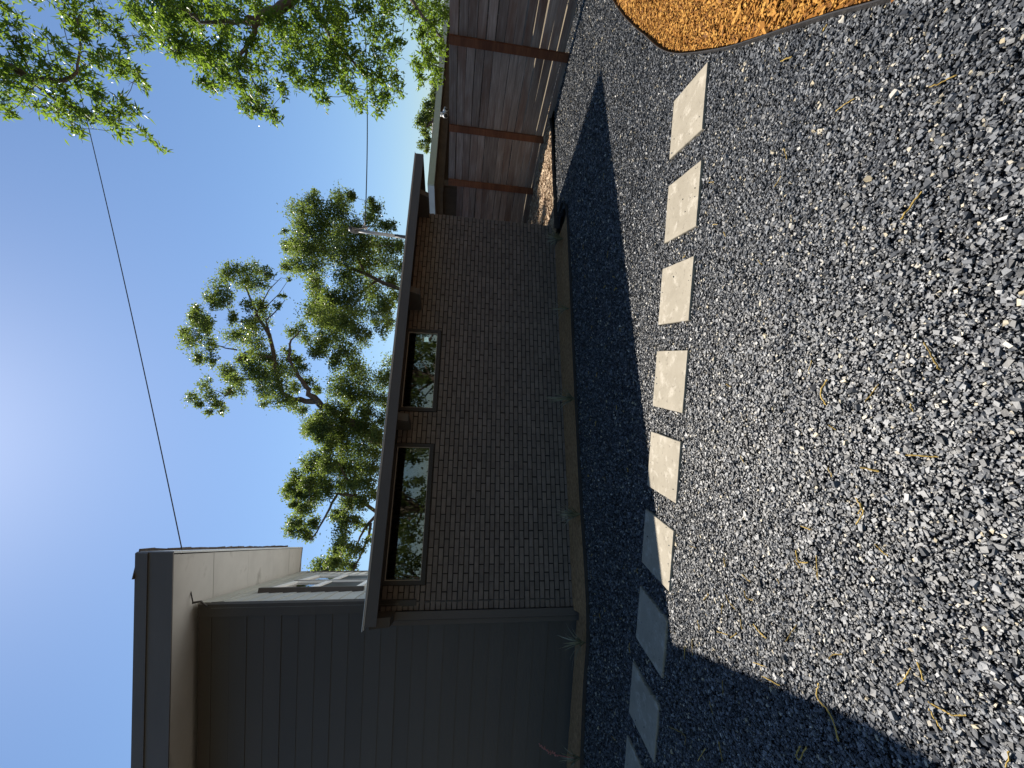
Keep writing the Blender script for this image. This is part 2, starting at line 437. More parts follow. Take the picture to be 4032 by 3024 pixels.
def keep_gravel(x, y):
    k = ~inside(MUL_ALL, x, y) & ~inside(TAN_ALL, x, y)
    # behind the front bed edging
    ex = np.array([p[0] for p in EDGE[3:]][::-1]); ey = np.array([p[1] for p in EDGE[3:]][::-1])
    k &= ~((x < EDGE[2][0] + 0.02) & (y > np.interp(x, ex, ey) + 0.0))
    for (sx_, sy_, an) in STONES:
        a = math.radians(an); dx = x - sx_; dy = y - sy_
        lx = dx * math.cos(a) + dy * math.sin(a); ly = -dx * math.sin(a) + dy * math.cos(a)
        k &= ~((abs(lx) < ST_A / 2 + 0.006) & (abs(ly) < ST_A / 2 + 0.006))
    return k
def scatter(y0, y1, dens, hw):
    n = int(dens * (y1 - y0) * 2 * hw)
    x = rng.uniform(-hw, hw, n); y = rng.uniform(y0, y1, n)
    k = (np.abs(x) < 0.98 * y + 0.45) & keep_gravel(x, y)
    # keep out from under the fence
    k &= x < 6.2
    return x[k], y[k]
def bed(bands, sig):
    xs, ys, ss = [], [], []
    for (y0, y1, dens, hw, mu) in bands:
        x, y = scatter(y0, y1, dens, hw)
        xs.append(x); ys.append(y); ss.append(mu * np.exp(rng.normal(0, sig, len(x))))
    return np.concatenate(xs), np.concatenate(ys), np.concatenate(ss)
x, y, s = bed(((0.75, 3.1, 17500, 3.5, 0.0092),), 0.36)
k = rng.random(len(y)) > np.clip((y - 1.95) / 1.1, 0, 1); x, y, s = x[k], y[k], s[k]
# a few strays lie on the slabs
sx_ = np.array([q[0] for q in STONES]); sy_ = np.array([q[1] for q in STONES]); ns = 46; pick = rng.integers(0, 9, ns)
lx = rng.uniform(-0.215, 0.215, ns); ly = np.where(rng.random(ns) < 0.7, np.sign(rng.normal(size=ns)) * rng.uniform(0.16, 0.215, ns), rng.uniform(-0.2, 0.2, ns))
z = -0.004 + s * 0.12 + rng.uniform(0, 0.009, len(x))
x = np.concatenate([x, sx_[pick] + lx]); y = np.concatenate([y, sy_[pick] + ly]); s = np.clip(np.concatenate([s, rng.uniform(0.004, 0.010, ns)]), 0.004, 0.027); z = np.concatenate([z, np.full(ns, 0.025)])
pieces('gravel', x, y, z, s, (0.5, 0.95, 0.35, 0.75), 0.21, M_GRAVEL)
N_GRAVEL = len(x)
x, y, s = bed(((1.95, 3.6, 11500, 4.0, 0.0118), (3.6, 5.2, 5200, 5.6, 0.0140), (5.2, 8.4, 2700, 6.2, 0.0195)), 0.34)
k = (y > 3.05) | (rng.random(len(y)) < np.clip((y - 1.95) / 1.1, 0, 1)); x, y, s = x[k], y[k], s[k]
z = -0.004 + s * 0.12 + rng.uniform(0, 0.009, len(x)); s = np.clip(s, 0.004, 0.03)
# farther stones: three-sided chips
n = len(x); ang = (np.arange(3) * 2.0944)[None] + rng.normal(0, 0.35, (n, 3)) + rng.uniform(0, 6.28, (n, 1))
lo = np.stack([np.cos(ang) * 0.72, np.sin(ang) * 0.60, np.full((n, 3), -0.25)], 2); tp = lo * rng.uniform(0.6, 1.0, (n, 1, 1)); tp[:, :, 2] = 0.28 + rng.normal(0, 0.07, (n, 3))
v = np.concatenate([lo, tp], 1) * s[:, None, None]; v = np.einsum('nij,nkj->nki', rots(n, 0.20), v) + np.stack([x, y, z], 1)[:, None, :]
TQ = np.array([(3, 4, 5), (0, 1, 4), (0, 4, 3), (1, 2, 5), (1, 5, 4), (2, 0, 3), (2, 3, 5)])
tag(obj('gravel', np_mesh('gravel', v.reshape(-1, 3), (TQ[None] + (np.arange(n) * 6)[:, None, None]).reshape(-1, 3), M_GRAVEL)), kind='stuff')
N_GRAVEL += n

# ------------------------------------------------------------------ mulch beds and their chips
def sheet(name, poly, z, mat, bumpy=0.0):
    m = MB(); m.v = [(p[0], p[1], z) for p in poly]; m.f = [tuple(range(len(poly)))]
    o = m.build(name, mat); return tag(o, kind='structure')
sheet('orange_mulch_bed', MUL_ALL, 0.012, M_ORANGE_BED)
sheet('tan_mulch_bed', TAN_ALL, 0.030, M_TAN_BED)
n = 100000
x = rng.uniform(1.2, 6.0, n); y = rng.uniform(1.0, 5.4, n)
k = inside(MUL_ALL, x, y) & (np.abs(x) < 0.98 * y + 0.6); x, y = x[k], y[k]
# no chip touches the edging
mseg = np.array(MUL)
def near_line(x, y, line, d):
    r = np.zeros(x.shape, bool)
    for (x0, y0), (x1, y1) in zip(line[:-1], line[1:]):
        dx, dy = x1 - x0, y1 - y0; t = np.clip(((x - x0) * dx + (y - y0) * dy) / (dx * dx + dy * dy), 0, 1)
        r |= np.hypot(x - x0 - t * dx, y - y0 - t * dy) < d
    return r
k = ~near_line(x, y, MUL, 0.02); x, y = x[k], y[k]
s = 0.0165 * np.exp(rng.normal(0, 0.42, len(x)))
pieces('orange_mulch_chips', x, y, 0.016 + rng.uniform(0, 0.014, len(x)), np.clip(s, 0.01, 0.06), (0.25, 0.6, 0.16, 0.38), 0.38, M_ORANGE)
n = 22000
x = rng.uniform(1.5, 5.6, n); y = rng.uniform(7.0, 11.5, n)
k = inside(TAN_ALL, x, y) & ~near_line(x, y, TAN_EDGE, 0.03); x, y = x[k], y[k]
s = 0.045 * np.exp(rng.normal(0, 0.4, len(x)))
pieces('tan_mulch_chips', x, y, 0.036 + rng.uniform(0, 0.03, len(x)), np.clip(s, 0.015, 0.1), (0.25, 0.6, 0.2, 0.4), 0.4, M_TAN)

def strip(name, line, z0, z1, th, mat, label):
    m = MB(); n = len(line); L = [np.array(p) for p in line]
    for i in range(n):
        d = L[min(i + 1, n - 1)] - L[max(i - 1, 0)]; d = d / np.linalg.norm(d); nn = np.array([-d[1], d[0]]) * th / 2
        for sgn, z in ((1, z0), (-1, z0), (-1, z1), (1, z1)):
            p = L[i] + nn * sgn; m.v.append((p[0], p[1], z))
    for i in range(n - 1):
        for k in range(4):
            m.f.append((4*i + k, 4*i + (k+1) % 4, 4*(i+1) + (k+1) % 4, 4*(i+1) + k))
    m.f.append((3, 2, 1, 0)); m.f.append(tuple(4*(n-1) + k for k in range(4)))
    return tag(m.build(name, mat), label, 'garden edging')
def smooth_line(pts, sub=5):
    P = [np.array(p, float) for p in pts]; out = []
    for i in range(len(P) - 1):
        p0 = P[max(i-1, 0)]; p1 = P[i]; p2 = P[i+1]; p3 = P[min(i+2, len(P)-1)]
        for k in range(sub):
            t = k / sub
            out.append(0.5 * ((2*p1) + (-p0+p2)*t + (2*p0-5*p1+4*p2-p3)*t*t + (-p0+3*p1-3*p2+p3)*t**3))
    out.append(P[-1]); return out
strip('steel_edging', smooth_line(MUL + [(1.50, 1.22), (1.3, 0.6)]), -0.03, 0.052, 0.006, M_STEEL, 'dark steel edging curving round the orange mulch bed')
strip('steel_edging', smooth_line(EDGE), -0.05, 0.050, 0.006, M_STEEL, 'dark steel edging along the planting strip below the house walls')
strip('steel_edging', smooth_line(TAN_EDGE), -0.03, 0.075, 0.006, M_STEEL, 'dark steel edging between the gravel and the tan mulch by the fence')

# soil strip between edging and walls: rows from wall foot to edging
LC = np.array([-2.552, 4.847]) * 1.063        # corner of the tall house
LF = np.array([-math.cos(math.radians(3.682)), math.sin(math.radians(3.682))])   # along its front wall, to the left
def wall_foot(i):
    p = np.array(EDGE_S[i])
    if p[0] > -2.72:
        t = np.dot(p - A, EX); return A + EX * min(t, WALL_L + 0.02) + NX * -0.02, 0.030
    t = np.dot(p - LC, LF); return LC + LF * max(t, 0.1) - np.array([0, -0.02]), -0.050
EDGE_S = smooth_line(EDGE[3:])
m = MB(); R_ = 9
for i, p in enumerate(EDGE_S):
    w, wz = wall_foot(i); p = np.array(p)
    for k in range(R_):
        t = k / (R_ - 1); q = w * (1 - t) + p * t
        zz = wz * (1 - t) + 0.026 * t + (random.gauss(0, 0.006) if 0 < k < R_ - 1 else 0)
        m.v.append((q[0], q[1], zz))
for i in range(len(EDGE_S) - 1):
    for k in range(R_ - 1):
        m.f.append((i*R_ + k, (i+1)*R_ + k, (i+1)*R_ + k + 1, i*R_ + k + 1))
tag(m.build('planting_soil', M_SOIL, smooth=True), kind='structure')

# ================================================================== BRICK HOUSE
BH = empty('brick_house', (A[0], A[1], 0), E_ANG)
tag(BH, 'low house of painted dark brick with two strip windows and a flat roof', 'house')
# local frame: x along the wall, y into the house, z up
BZ0, COURSE, BLEN = 0.03 - 0.03, 0.0655, 0.2045
WIN = [(0.285, 2.062, 1.915, 2.455), (2.53, 3.845, 1.915, 2.455)]     # frame outer
wl = MB()
TH = 0.22
def wall_piece(x0, x1, z0, z1): wl.box(x0, x1, 0.012, TH, z0, z1)
wall_piece(0.0, WALL_L - 0.012, -0.08, WIN[0][2]); 
wall_piece(0.0, WIN[0][0], WIN[0][2], 2.44); wall_piece(WIN[0][1], WIN[1][0], WIN[0][2], 2.44); wall_piece(WIN[1][1], WALL_L - 0.012, WIN[0][2], 2.44)
wl.box(WALL_L - 0.22, WALL_L - 0.012, TH, 5.6, -0.08, 2.44)       # right side wall
wl.box(0.30, WALL_L - 0.22, 5.4, 5.6, -0.08, 2.44)               # back
wall = wl.build('wall', M_MORTAR, BH)
def brick_mesh(L):
    j = 0.0115; x0, x1 = -L/2 + j/2, L/2 - j/2; z0, z1 = -COURSE/2 + j/2, COURSE/2 - j/2; c = 0.003
    m = MB()
    m.v = [(x0, 0.02, z0), (x1, 0.02, z0), (x1, 0.02, z1), (x0, 0.02, z1),
           (x0, c, z0), (x1, c, z0), (x1, c, z1), (x0, c, z1),
           (x0+c, 0, z0+c), (x1-c, 0, z0+c), (x1-c, 0, z1-c), (x0+c, 0, z1-c)]
    for b in (0, 4):
        for k in range(4): m.f.append((b + k, b + (k+1) % 4, b + 4 + (k+1) % 4, b + 4 + k))
    m.f.append((8, 9, 10, 11))
    return m
rows = int((2.44 - 0.0) / COURSE)
spec_list = []
for r_ in range(rows):
    zc = BZ0 + COURSE * (r_ + 0.5)
    xcur = 0.0; first = (r_ % 2 == 0)
    segs = []
    x0 = 0.0 if not first else -BLEN / 2
    while x0 < WALL_L - 1e-6:
        a_, b_ = max(x0, 0.0), min(x0 + BLEN, WALL_L)
        if b_ - a_ > 0.03: segs.append((a_, b_))
        x0 += BLEN
    for (a_, b_) in segs:
        pcs = [(a_, b_)]
        for (wx0, wx1, wz0, wz1) in WIN:
            if zc + COURSE/2 > wz0 + 0.004 and zc - COURSE/2 < wz1:
                nn = []
                for (p, q) in pcs:
                    if q <= wx0 or p >= wx1: nn.append((p, q)); continue
                    if p < wx0 - 0.03: nn.append((p, wx0))
                    if q > wx1 + 0.03: nn.append((wx1, q))
                pcs = nn
        for (p, q) in pcs: spec_list.append(((p + q) / 2, zc, q - p))
# the 300 that show largest: nearest to the camera
def bdist(sp_):
    P = A + EX * sp_[0]; return (P[0]**2 + P[1]**2 + (sp_[1] - CAM_H)**2) / (sp_[2] + 0.05)
order = sorted(range(len(spec_list)), key=lambda i: bdist(spec_list[i]))
near = set(order[:298]); cache = {}; rest = MB()
for i, (xc, zc, L) in enumerate(spec_list):
    dx, dy, dr = random.gauss(0, 0.0018), random.gauss(0, 0.0022), random.gauss(0, 0.005)
    if i in near:
        key = round(L, 3)
        if key not in cache: cache[key] = brick_mesh(L).mesh('brick', M_BRICK)
        o = obj('brick', cache[key], wall); o.location = (xc + dx, dy - 0.001, zc); o.rotation_euler = (0, dr, 0)
    else:
        b = brick_mesh(L); k0 = len(rest.v)
        rest.v += [(v[0] + xc + dx, v[1] + dy - 0.001, v[2] + zc) for v in b.v]
        rest.f += [tuple(k0 + q for q in f) for f in b.f]
tag(rest.build('bricks', M_BRICK, wall), kind='stuff')
MB().box(-0.092, -0.002, -0.028, 0.10, -0.06, 2.42).build('corner_board', M_TRIM, BH)
MB().box(-0.150, -0.096, -0.012, 0.10, -0.06, 2.42).build('corner_board', M_TRIM, BH)

# roof: slab, fascia, soffit boards, beams
RX0, RX1, RO = -0.085, 6.75, 0.65
roof = MB()
roof.hexa([(RX0, -RO, 2.482), (RX1, -RO, 2.482), (RX1, 5.9, 2.68), (RX0 + 0.3, 5.9, 2.68),
           (RX0, -RO, 2.497), (RX1, -RO, 2.497), (RX1, 5.9, 2.70), (RX0 + 0.3, 5.9, 2.70)])
rf = roof.build('roof', M_MEMBRANE, BH)
MB().box(RX0 + 0.03, RX1 - 0.012, -RO + 0.004, -RO + 0.044, 2.362, 2.480).build('fascia', M_FASCIA, rf)
MB().box(RX1 - 0.010, RX1 - 0.002, -RO + 0.004, 5.85, 2.365, 2.480).build('fascia', M_FASCIA, rf)
MB().hexa([(RX0 - 0.01, -RO - 0.012, 2.4975), (RX1 + 0.01, -RO - 0.012, 2.4975), (RX1 + 0.01, -RO + 0.05, 2.4985), (RX0 - 0.01, -RO + 0.05, 2.4985),
           (RX0 - 0.01, -RO - 0.012, 2.504), (RX1 + 0.01, -RO - 0.012, 2.504), (RX1 + 0.01, -RO + 0.05, 2.506), (RX0 - 0.01, -RO + 0.05, 2.506)]).build('drip_edge', M_EDGE_LIGHT, rf)
nb = 7
for k in range(nb):
    y0 = -RO + 0.046 + k * (RO + 0.16) / nb; y1 = y0 + (RO + 0.16) / nb - 0.004
    MB().box(RX0 + 0.03, RX1 - 0.014, y0, y1, 2.452 + 0.001 * (k % 2), 2.474).build('soffit_board', M_SOFWOOD, rf)
for bx in (-0.045, 2.30, 4.23, 6.085):
    bm_ = MB(); w_ = 0.05
    bm_.hexa([(bx - w_, -0.45, 2.245), (bx + w_, -0.45, 2.245), (bx + w_, 0.008, 2.245), (bx - w_, 0.008, 2.245),
              (bx - w_, -0.55, 2.449), (bx + w_, -0.55, 2.449), (bx + w_, 0.008, 2.449), (bx - w_, 0.008, 2.449)])
    bm_.build('beam', M_FASCIA, rf)

# windows
for wi, (x0, x1, z0, z1) in enumerate(WIN):
    fw = 0.052
    w_ = MB()
    yo, yi = -0.012, 0.14
    w_.box(x0 + 0.002, x1 - 0.002, yo, yi, z0, z0 + fw); w_.box(x0 + 0.002, x1 - 0.002, yo, yi, z1 - fw, z1)
    w_.box(x0 + 0.002, x0 + fw, yo, yi, z0 + fw, z1 - fw); w_.box(x1 - fw, x1 - 0.002, yo, yi, z0 + fw, z1 - fw)
    fr = w_.build('window', M_WFRAME, BH)
    bd = MB(); b0, b1, c0, c1 = x0 + fw, x1 - fw, z0 + fw, z1 - fw; t_ = 0.007
    for (p, q, r_, s_) in ((b0, b1, c0, c0 + t_), (b0, b1, c1 - t_, c1), (b0, b0 + t_, c0 + t_, c1 - t_), (b1 - t_, b1, c0 + t_, c1 - t_)):
        bd.box(p, q, -0.004, 0.03, r_, s_)
    bd.build('glazing_bead', M_BEAD, fr)
    MB().box(b0 + t_, b1 - t_, 0.016, 0.020, c0 + t_, c1 - t_).build('pane', M_GLASS, fr)
    cu = MB(); N = 60
    for k in range(N + 1):
        xx = b0 + (b1 - b0) * k / N; yy = 0.30 + 0.02 * math.sin(k * 1.9) + 0.008 * math.sin(k * 0.7)
        cu.v += [(xx, yy, 1.75), (xx, yy, 2.42)]
    cu.f = [(2*k, 2*k+2, 2*k+3, 2*k+1) for k in range(N)]
    cu.build('curtain', M_CURTAIN, fr)
# mast with weatherhead
mb_ = empty('service_mast', (0, 0, 0)); tag(mb_, 'pale metal service mast with a drooping weatherhead on the brick house roof', 'mast')
pb = np.array([2.665, 8.0, 2.50]); pt_ = at(1402, 908, 8.0); pj = at(1555, 929, 8.0); pm = at(1612, 937, 8.0)
MB().tube([tuple(pm - np.array([0, 0, 0.3])), tuple(pj)], 0.033, 10).build('pipe', M_PIPE_DARK, mb_, True).name = 'pipe_base'
MB().tube([tuple(pj), tuple(pt_)], 0.031, 10).build('pipe', M_GALV, mb_, True)
MB().tube([tuple(pt_ - np.array([0, 0, 0.05])), tuple(pt_), tuple(pt_ + np.array([0.0, -0.02, 0.06])), tuple(pt_ + np.array([-0.01, -0.09, 0.07])), tuple(pt_ + np.array([-0.015, -0.12, 0.02]))],
          [0.045, 0.055, 0.055, 0.05, 0.035], 10).build('weatherhead', M_PIPE_DARK, mb_, True)
att = at(1437, 895, 8.0)
for k in range(3):
    a0 = pt_ + np.array([-0.015, -0.11, 0.02]); sag = 0.10 + 0.05 * k
    pts = []
    for q in range(9):
        t = q / 8; pts.append(tuple(a0 * (1 - t) + att * t + np.array([0.03 * k * math.sin(t * 3.14), -0.03 * math.sin(3.14 * t), -sag * math.sin(3.14 * t)])))
    MB().tube(pts, 0.006, 5).build('drip_loop', M_CABLE if k else M_BEAD, mb_)
MB().tube([tuple(att + np.array([-0.02, 0, -0.03])), tuple(att + np.array([0.03, 0, 0.03]))], 0.03, 8).build('insulator', M_BEAD, mb_)

# ================================================================== TALL GREY HOUSE (left)
LH = empty('tall_house', (LC[0], LC[1], 0)); tag(LH, 'tall dark grey house with lap siding and a wide roof overhang', 'house')
def L3(p, z): return (p[0] - LC[0], p[1] - LC[1], z)
NF = np.array([LF[1], -LF[0]]) * -1.0
NF = NF if NF[1] < 0 else -NF                    # outward normal of the front wall
ZTOP = 4.442; EXPO = 0.1893; SLOPE = 0.115; SIDE_L = 5.9
core = MB()
c0 = LC + DD * 0.03; fl = LC + LF * 4.2; bk = LC + DD * SIDE_L; bl = fl + DD * SIDE_L
poly = [LC - NF * 0.03 - EX * 0.03, fl - NF * 0.03, bl, bk - EX * 0.03]
b_ = len(core.v)
core.v = [L3(p, -0.08) for p in poly] + [L3(p, z) for p, z in zip(poly, (ZTOP, ZTOP, ZTOP + SLOPE * SIDE_L, ZTOP + SLOPE * SIDE_L))]
core.f = [(3, 2, 1, 0), (4, 5, 6, 7)] + [(i, (i+1) % 4, 4 + (i+1) % 4, 4 + i) for i in range(4)]
lwall = core.build('wall', M_SIDING, LH)
# lap boards, front
z = -0.05
nbd = 0
while z < ZTOP - 0.01:
    z1 = min(z + EXPO + 0.02, ZTOP)
    cut = random.uniform(2.5, 3.9); wv = random.gauss(0, 0.0012)
    for (t0, t1) in ((0.0, cut - 0.0015), (cut + 0.0015, 4.2)):
        m = MB(); o_ = random.gauss(0, 0.0012)
        for tt in (t0, t1):
            p = LC + LF * tt
            for (off, zz) in ((-0.028, z), (0.010 + o_, z + wv), (0.002 + o_, z1), (-0.028, z1)):
                q = p + NF * off; m.v.append(L3(q, zz))
        m.f = [(0, 1, 2, 3), (7, 6, 5, 4)] + [(k, 4 + k, 4 + (k+1) % 4, (k+1) % 4) for k in range(4)]
        m.build('siding_board', M_SIDING, lwall)
    z += EXPO
# lap boards, right side (above the brick roof they show)
SW = 0.035
z = 2.2
while z < ZTOP + SLOPE * SIDE_L:
    # each board ends where the sloping soffit cuts it
    d0 = max(0.0, (z + EXPO - ZTOP) / SLOPE if z + EXPO > ZTOP else 0.0)
    if d0 > SIDE_L - 0.3: break
    m = MB(); p0, p1 = LC + DD * (d0 - 0.0 if d0 else -0.012), bk
    zr = SW * 0
    for p, dep in ((p0, d0), (p1, SIDE_L)):
        for (off, zz) in ((-0.028, z + SW * dep), (0.016, z + SW * dep), (0.004, z + EXPO + 0.02 + SW * dep), (-0.028, z + EXPO + 0.02 + SW * dep)):
            q = p + EX * off; m.v.append(L3(q, zz))
    m.f = [(3, 2, 1, 0), (4, 5, 6, 7)] + [((k+1) % 4, 4 + (k+1) % 4, 4 + k, k) for k in range(4)]
    m.build('siding_board', M_SIDE, lwall); z += EXPO
# corner boards
cb = MB()
for p in (LC + NF * 0.030 + EX * 0.030, LC + LF * 0.11 + NF * 0.030):
    pass
q0, q1 = LC + LF * 0.12, LC + EX * 0.026
cb.v = [L3(q0 + NF * 0.03, 2.0), L3(q1 + NF * 0.03, 2.0), L3(q1 - NF * 0.02, 2.0), L3(q0 - NF * 0.02, 2.0),
        L3(q0 + NF * 0.03, ZTOP), L3(q1 + NF * 0.03, ZTOP), L3(q1 - NF * 0.02, ZTOP), L3(q0 - NF * 0.02, ZTOP)]
cb.f = [(0,3,2,1),(4,5,6,7),(0,1,5,4),(1,2,6,5),(2,3,7,6),(3,0,4,7)]
cb.build('corner_board', M_SIDING, LH)
q0, q1 = bk - DD * 0.10, bk + DD * 0.02
cb = MB(); cb.v = [L3(q0 + EX * 0.03, 2.2), L3(q1 + EX * 0.03, 2.2), L3(q1 - EX * 0.02, 2.2), L3(q0 - EX * 0.02, 2.2)] + [L3(p, ZTOP + SLOPE * SIDE_L - 0.02) for p in (q0 + EX * 0.03, q1 + EX * 0.03, q1 - EX * 0.02, q0 - EX * 0.02)]
cb.f = [(0,3,2,1),(4,5,6,7),(0,1,5,4),(1,2,6,5),(2,3,7,6),(3,0,4,7)]
cb.build('corner_board', M_TRIM, LH)
# roof
RC = np.array([-1.772, 4.35]) * 1.063            # front right corner of the overhang
RFD = np.array([-0.99925, 0.0385]); ROOF_D = 6.55
rp = [RC, RC + RFD * 4.6, RC + RFD * 4.6 + DD * ROOF_D, RC + DD * ROOF_D]
_rn = np.array([RFD[1], -RFD[0]]); _rn = -_rn if _rn[1] < 0 else _rn
def rz(p): return SLOPE * float(np.dot(p - RC, _rn)) / float(np.dot(DD, _rn))
def slab(name, poly, z0, z1, mat, parent):
    m = MB(); m.v = [L3(p, z0 + rz(p)) for p in poly] + [L3(p, z1 + rz(p)) for p in poly]; n = len(poly)
    m.f = [tuple(reversed(range(n))), tuple(range(n, 2*n))] + [(i, (i+1) % n, n + (i+1) % n, n + i) for i in range(n)]
    return m.build(name, mat, parent)
ZS = ZTOP - 0.01
RN_ = np.array([RFD[1], -RFD[0]]); RN_ = RN_ if RN_[1] < 0 else -RN_
# front strip of the soffit is level under the sloping roof: use panels
lroof = slab('roof', [p - RN_ * 0.02 for p in rp], ZS + 0.302, ZS + 0.326, M_SHINGLE, LH)
def inset(poly, d):
    c = sum(poly) / len(poly); return [p + (c - p) / np.linalg.norm(c - p) * d for p in poly]
pan_d = [0.03, 1.10, 2.45, 3.9, 5.2, ROOF_D - 0.03]
for k in range(5):
    a_, b2 = pan_d[k] + 0.003, pan_d[k + 1] - 0.003
    if k == 0: pp = [RC - EX * 0.02 + DD * 0.02, RC + RFD * 4.5 + DD * 0.02, RC + RFD * 4.5 + DD * b2, RC - EX * 0.02 + DD * b2]
    else: pp = [RC - EX * 0.02 + DD * a_, RC + RFD * 4.5 + DD * a_, RC + RFD * 4.5 + DD * b2, RC - EX * 0.02 + DD * b2]
    slab('soffit_panel', pp, ZS + 0.002 + random.uniform(0, 0.004), ZS + 0.014, M_SOFFIT, lroof)
def fascia(name, p, q, th, z0, z1, outn, mat):
    m = MB()
    for (u, v_) in ((p, 0), (q, 0), (q, 1), (p, 1)):
        w = u + outn * (0 if v_ == 0 else -th); m.v.append(L3(w, z0 + rz(w)))
    m.v += [(v[0], v[1], v[2] + z1 - z0) for v in m.v[:4]]
    m.f = [(0,3,2,1),(4,5,6,7),(0,1,5,4),(1,2,6,5),(2,3,7,6),(3,0,4,7)]
    return m.build(name, mat, lroof)
RN = np.array([RFD[1], -RFD[0]]); RN = RN if RN[1] < 0 else -RN
fascia('fascia', RC, RC + RFD * 4.6, 0.02, ZS - 0.01, ZS + 0.215, RN, M_FASCIA_HI)
fascia('fascia', RC + RN * 0.016, RC + RFD * 4.6 + RN * 0.016, 0.036, ZS + 0.217, ZS + 0.329, RN, M_FASCIA_HI)
fascia('fascia', RC + EX * 0.004 - RN * 0.022, RC + DD * ROOF_D + EX * 0.004, 0.02, ZS - 0.008, ZS + 0.30, EX, M_EDGE_LIGHT)  # side fascia: sky and sun light on it painted as a pale colour
fascia('fascia', RC + DD * ROOF_D, RC + DD * ROOF_D - EX * 3, -0.02, ZS - 0.008, ZS + 0.30, DD, M_FASCIA)
# shingle edges along the right eave, uneven
for k in range(22):
    a_ = 0.06 + k * (ROOF_D - 0.10) / 22; b2 = a_ + (ROOF_D - 0.10) / 22 - 0.006
    o1, o2 = 0.030 + random.uniform(0, 0.018), 0.030 + random.uniform(0, 0.018)
    pp = [RC + DD * a_ - EX * 0.25, RC + DD * b2 - EX * 0.25, RC + DD * b2 + EX * o1, RC + DD * a_ + EX * o2]
    slab('shingle', pp, ZS + 0.328, ZS + 0.336 + random.uniform(0, 0.008), M_SHINGLE, lroof)
# side windows (double hung, white)
def side_box(m, d0, d1, z0, z1, o0, o1):
    pts = []
    for zz in (z0, z1):
        for (d, o) in ((d0, o0), (d1, o0), (d1, o1), (d0, o1)):
            p = LC + DD * d + EX * o; pts.append(L3(p, zz + SW * d))
    m.hexa([pts[i] for i in (3, 2, 1, 0, 7, 6, 5, 4)])
for (d0, d1) in ((1.26, 2.62), (2.78, 4.14)):
    z0, z1 = 2.88, 4.17; fw = 0.075; zm = (z0 + z1) / 2 + 0.06
    m = MB()
    side_box(m, d0, d1, z0, z0 + fw, 0.0, 0.055); side_box(m, d0, d1, z1 - fw, z1, 0.0, 0.055)
    side_box(m, d0, d0 + fw, z0 + fw, z1 - fw, 0.0, 0.055); side_box(m, d1 - fw, d1, z0 + fw, z1 - fw, 0.0, 0.055)
    side_box(m, d0 + fw, d1 - fw, zm - 0.05, zm + 0.05, 0.0, 0.050)
    fr = m.build('window', M_WHITE, LH)
    m = MB(); side_box(m, d0 + fw, d1 - fw, zm + 0.05, z1 - fw, 0.020, 0.026); m.build('pane', M_GLASS2, fr)
    m = MB(); side_box(m, d0 + fw, d1 - fw, z0 + fw, zm - 0.05, 0.018, 0.024); m.build('pane', M_GLASS2, fr)
    m = MB(); side_box(m, d0 + fw, d1 - fw, z0 + fw, zm - 0.05, 0.030, 0.033); m.build('insect_screen', M_WFRAME, fr)
    m = MB(); side_box(m, d0 + fw, d1 - fw, z0 + fw, z1 - fw, 0.004, 0.010); m.build('blind', M_SOFFIT, fr)
m = MB(); side_box(m, 1.17, 1.255, 2.80, 4.24, 0.0, 0.075); m.build('casing_and_shadow_strip', M_TRIM, LH)  # dark board stands in for the shadow gap beside the casing
m = MB(); side_box(m, 2.66, 2.74, 2.86, 4.19, 0.0, 0.06); m.build('casing_and_shadow_strip', M_TRIM, LH)
# frieze under the soffit of the side wall
fr_ = MB()
for (d, dz) in ((0.0, 0), (SIDE_L, 0)):
    for (o, zz) in ((0.0, -0.14), (0.034, -0.14), (0.034, 0.0), (0.0, 0.0)):
        p = LC + DD * d + EX * o; fr_.v.append(L3(p, ZTOP + SLOPE * (d + 0.35) + zz - 0.02))
fr_.f = [(3, 2, 1, 0), (4, 5, 6, 7)] + [((k+1) % 4, 4 + (k+1) % 4, 4 + k, k) for k in range(4)]
fr_.build('frieze_board', M_SIDE, LH)
# cable bracket on the corner
hk = at(760, 2374, LC[1] - 0.12); 
MB().tube([L3((hk[0], hk[1]), hk[2] + 0.01), L3((hk[0] - 0.01, hk[1] + 0.05), hk[2] - 0.05), L3((LC[0] + 0.0, LC[1] - 0.03), hk[2] - 0.10)], 0.012, 6).build('cable_bracket', M_WFRAME, LH)

# ================================================================== CABLES
def cable(name, P0, P1, sag, r, label, n=40):
    pts = []
    for k in range(n + 1):
        t = k / n; p = P0 * (1 - t) + P1 * t; p = p + np.array([0, 0, -sag * 4 * t * (1 - t)]); pts.append(tuple(p))
    return tag(MB().tube(pts, r, 6).build(name, M_CABLE, None, True), label, 'cable')
c_far = at(195, 0, 9.5); c_near = hk
ext = c_far + (c_far - c_near) * 0.6
cable('power_cable', c_near, ext, 0.14, 0.007, 'thin dark cable crossing the sky to the corner of the tall grey house')
c2 = at(1393, 0, 10.5); ext2 = c2 + (c2 - att) * 0.8
cable('power_cable', att, ext2, 0.22, 0.010, 'twisted dark cable running from the roof mast to the leafy tree')

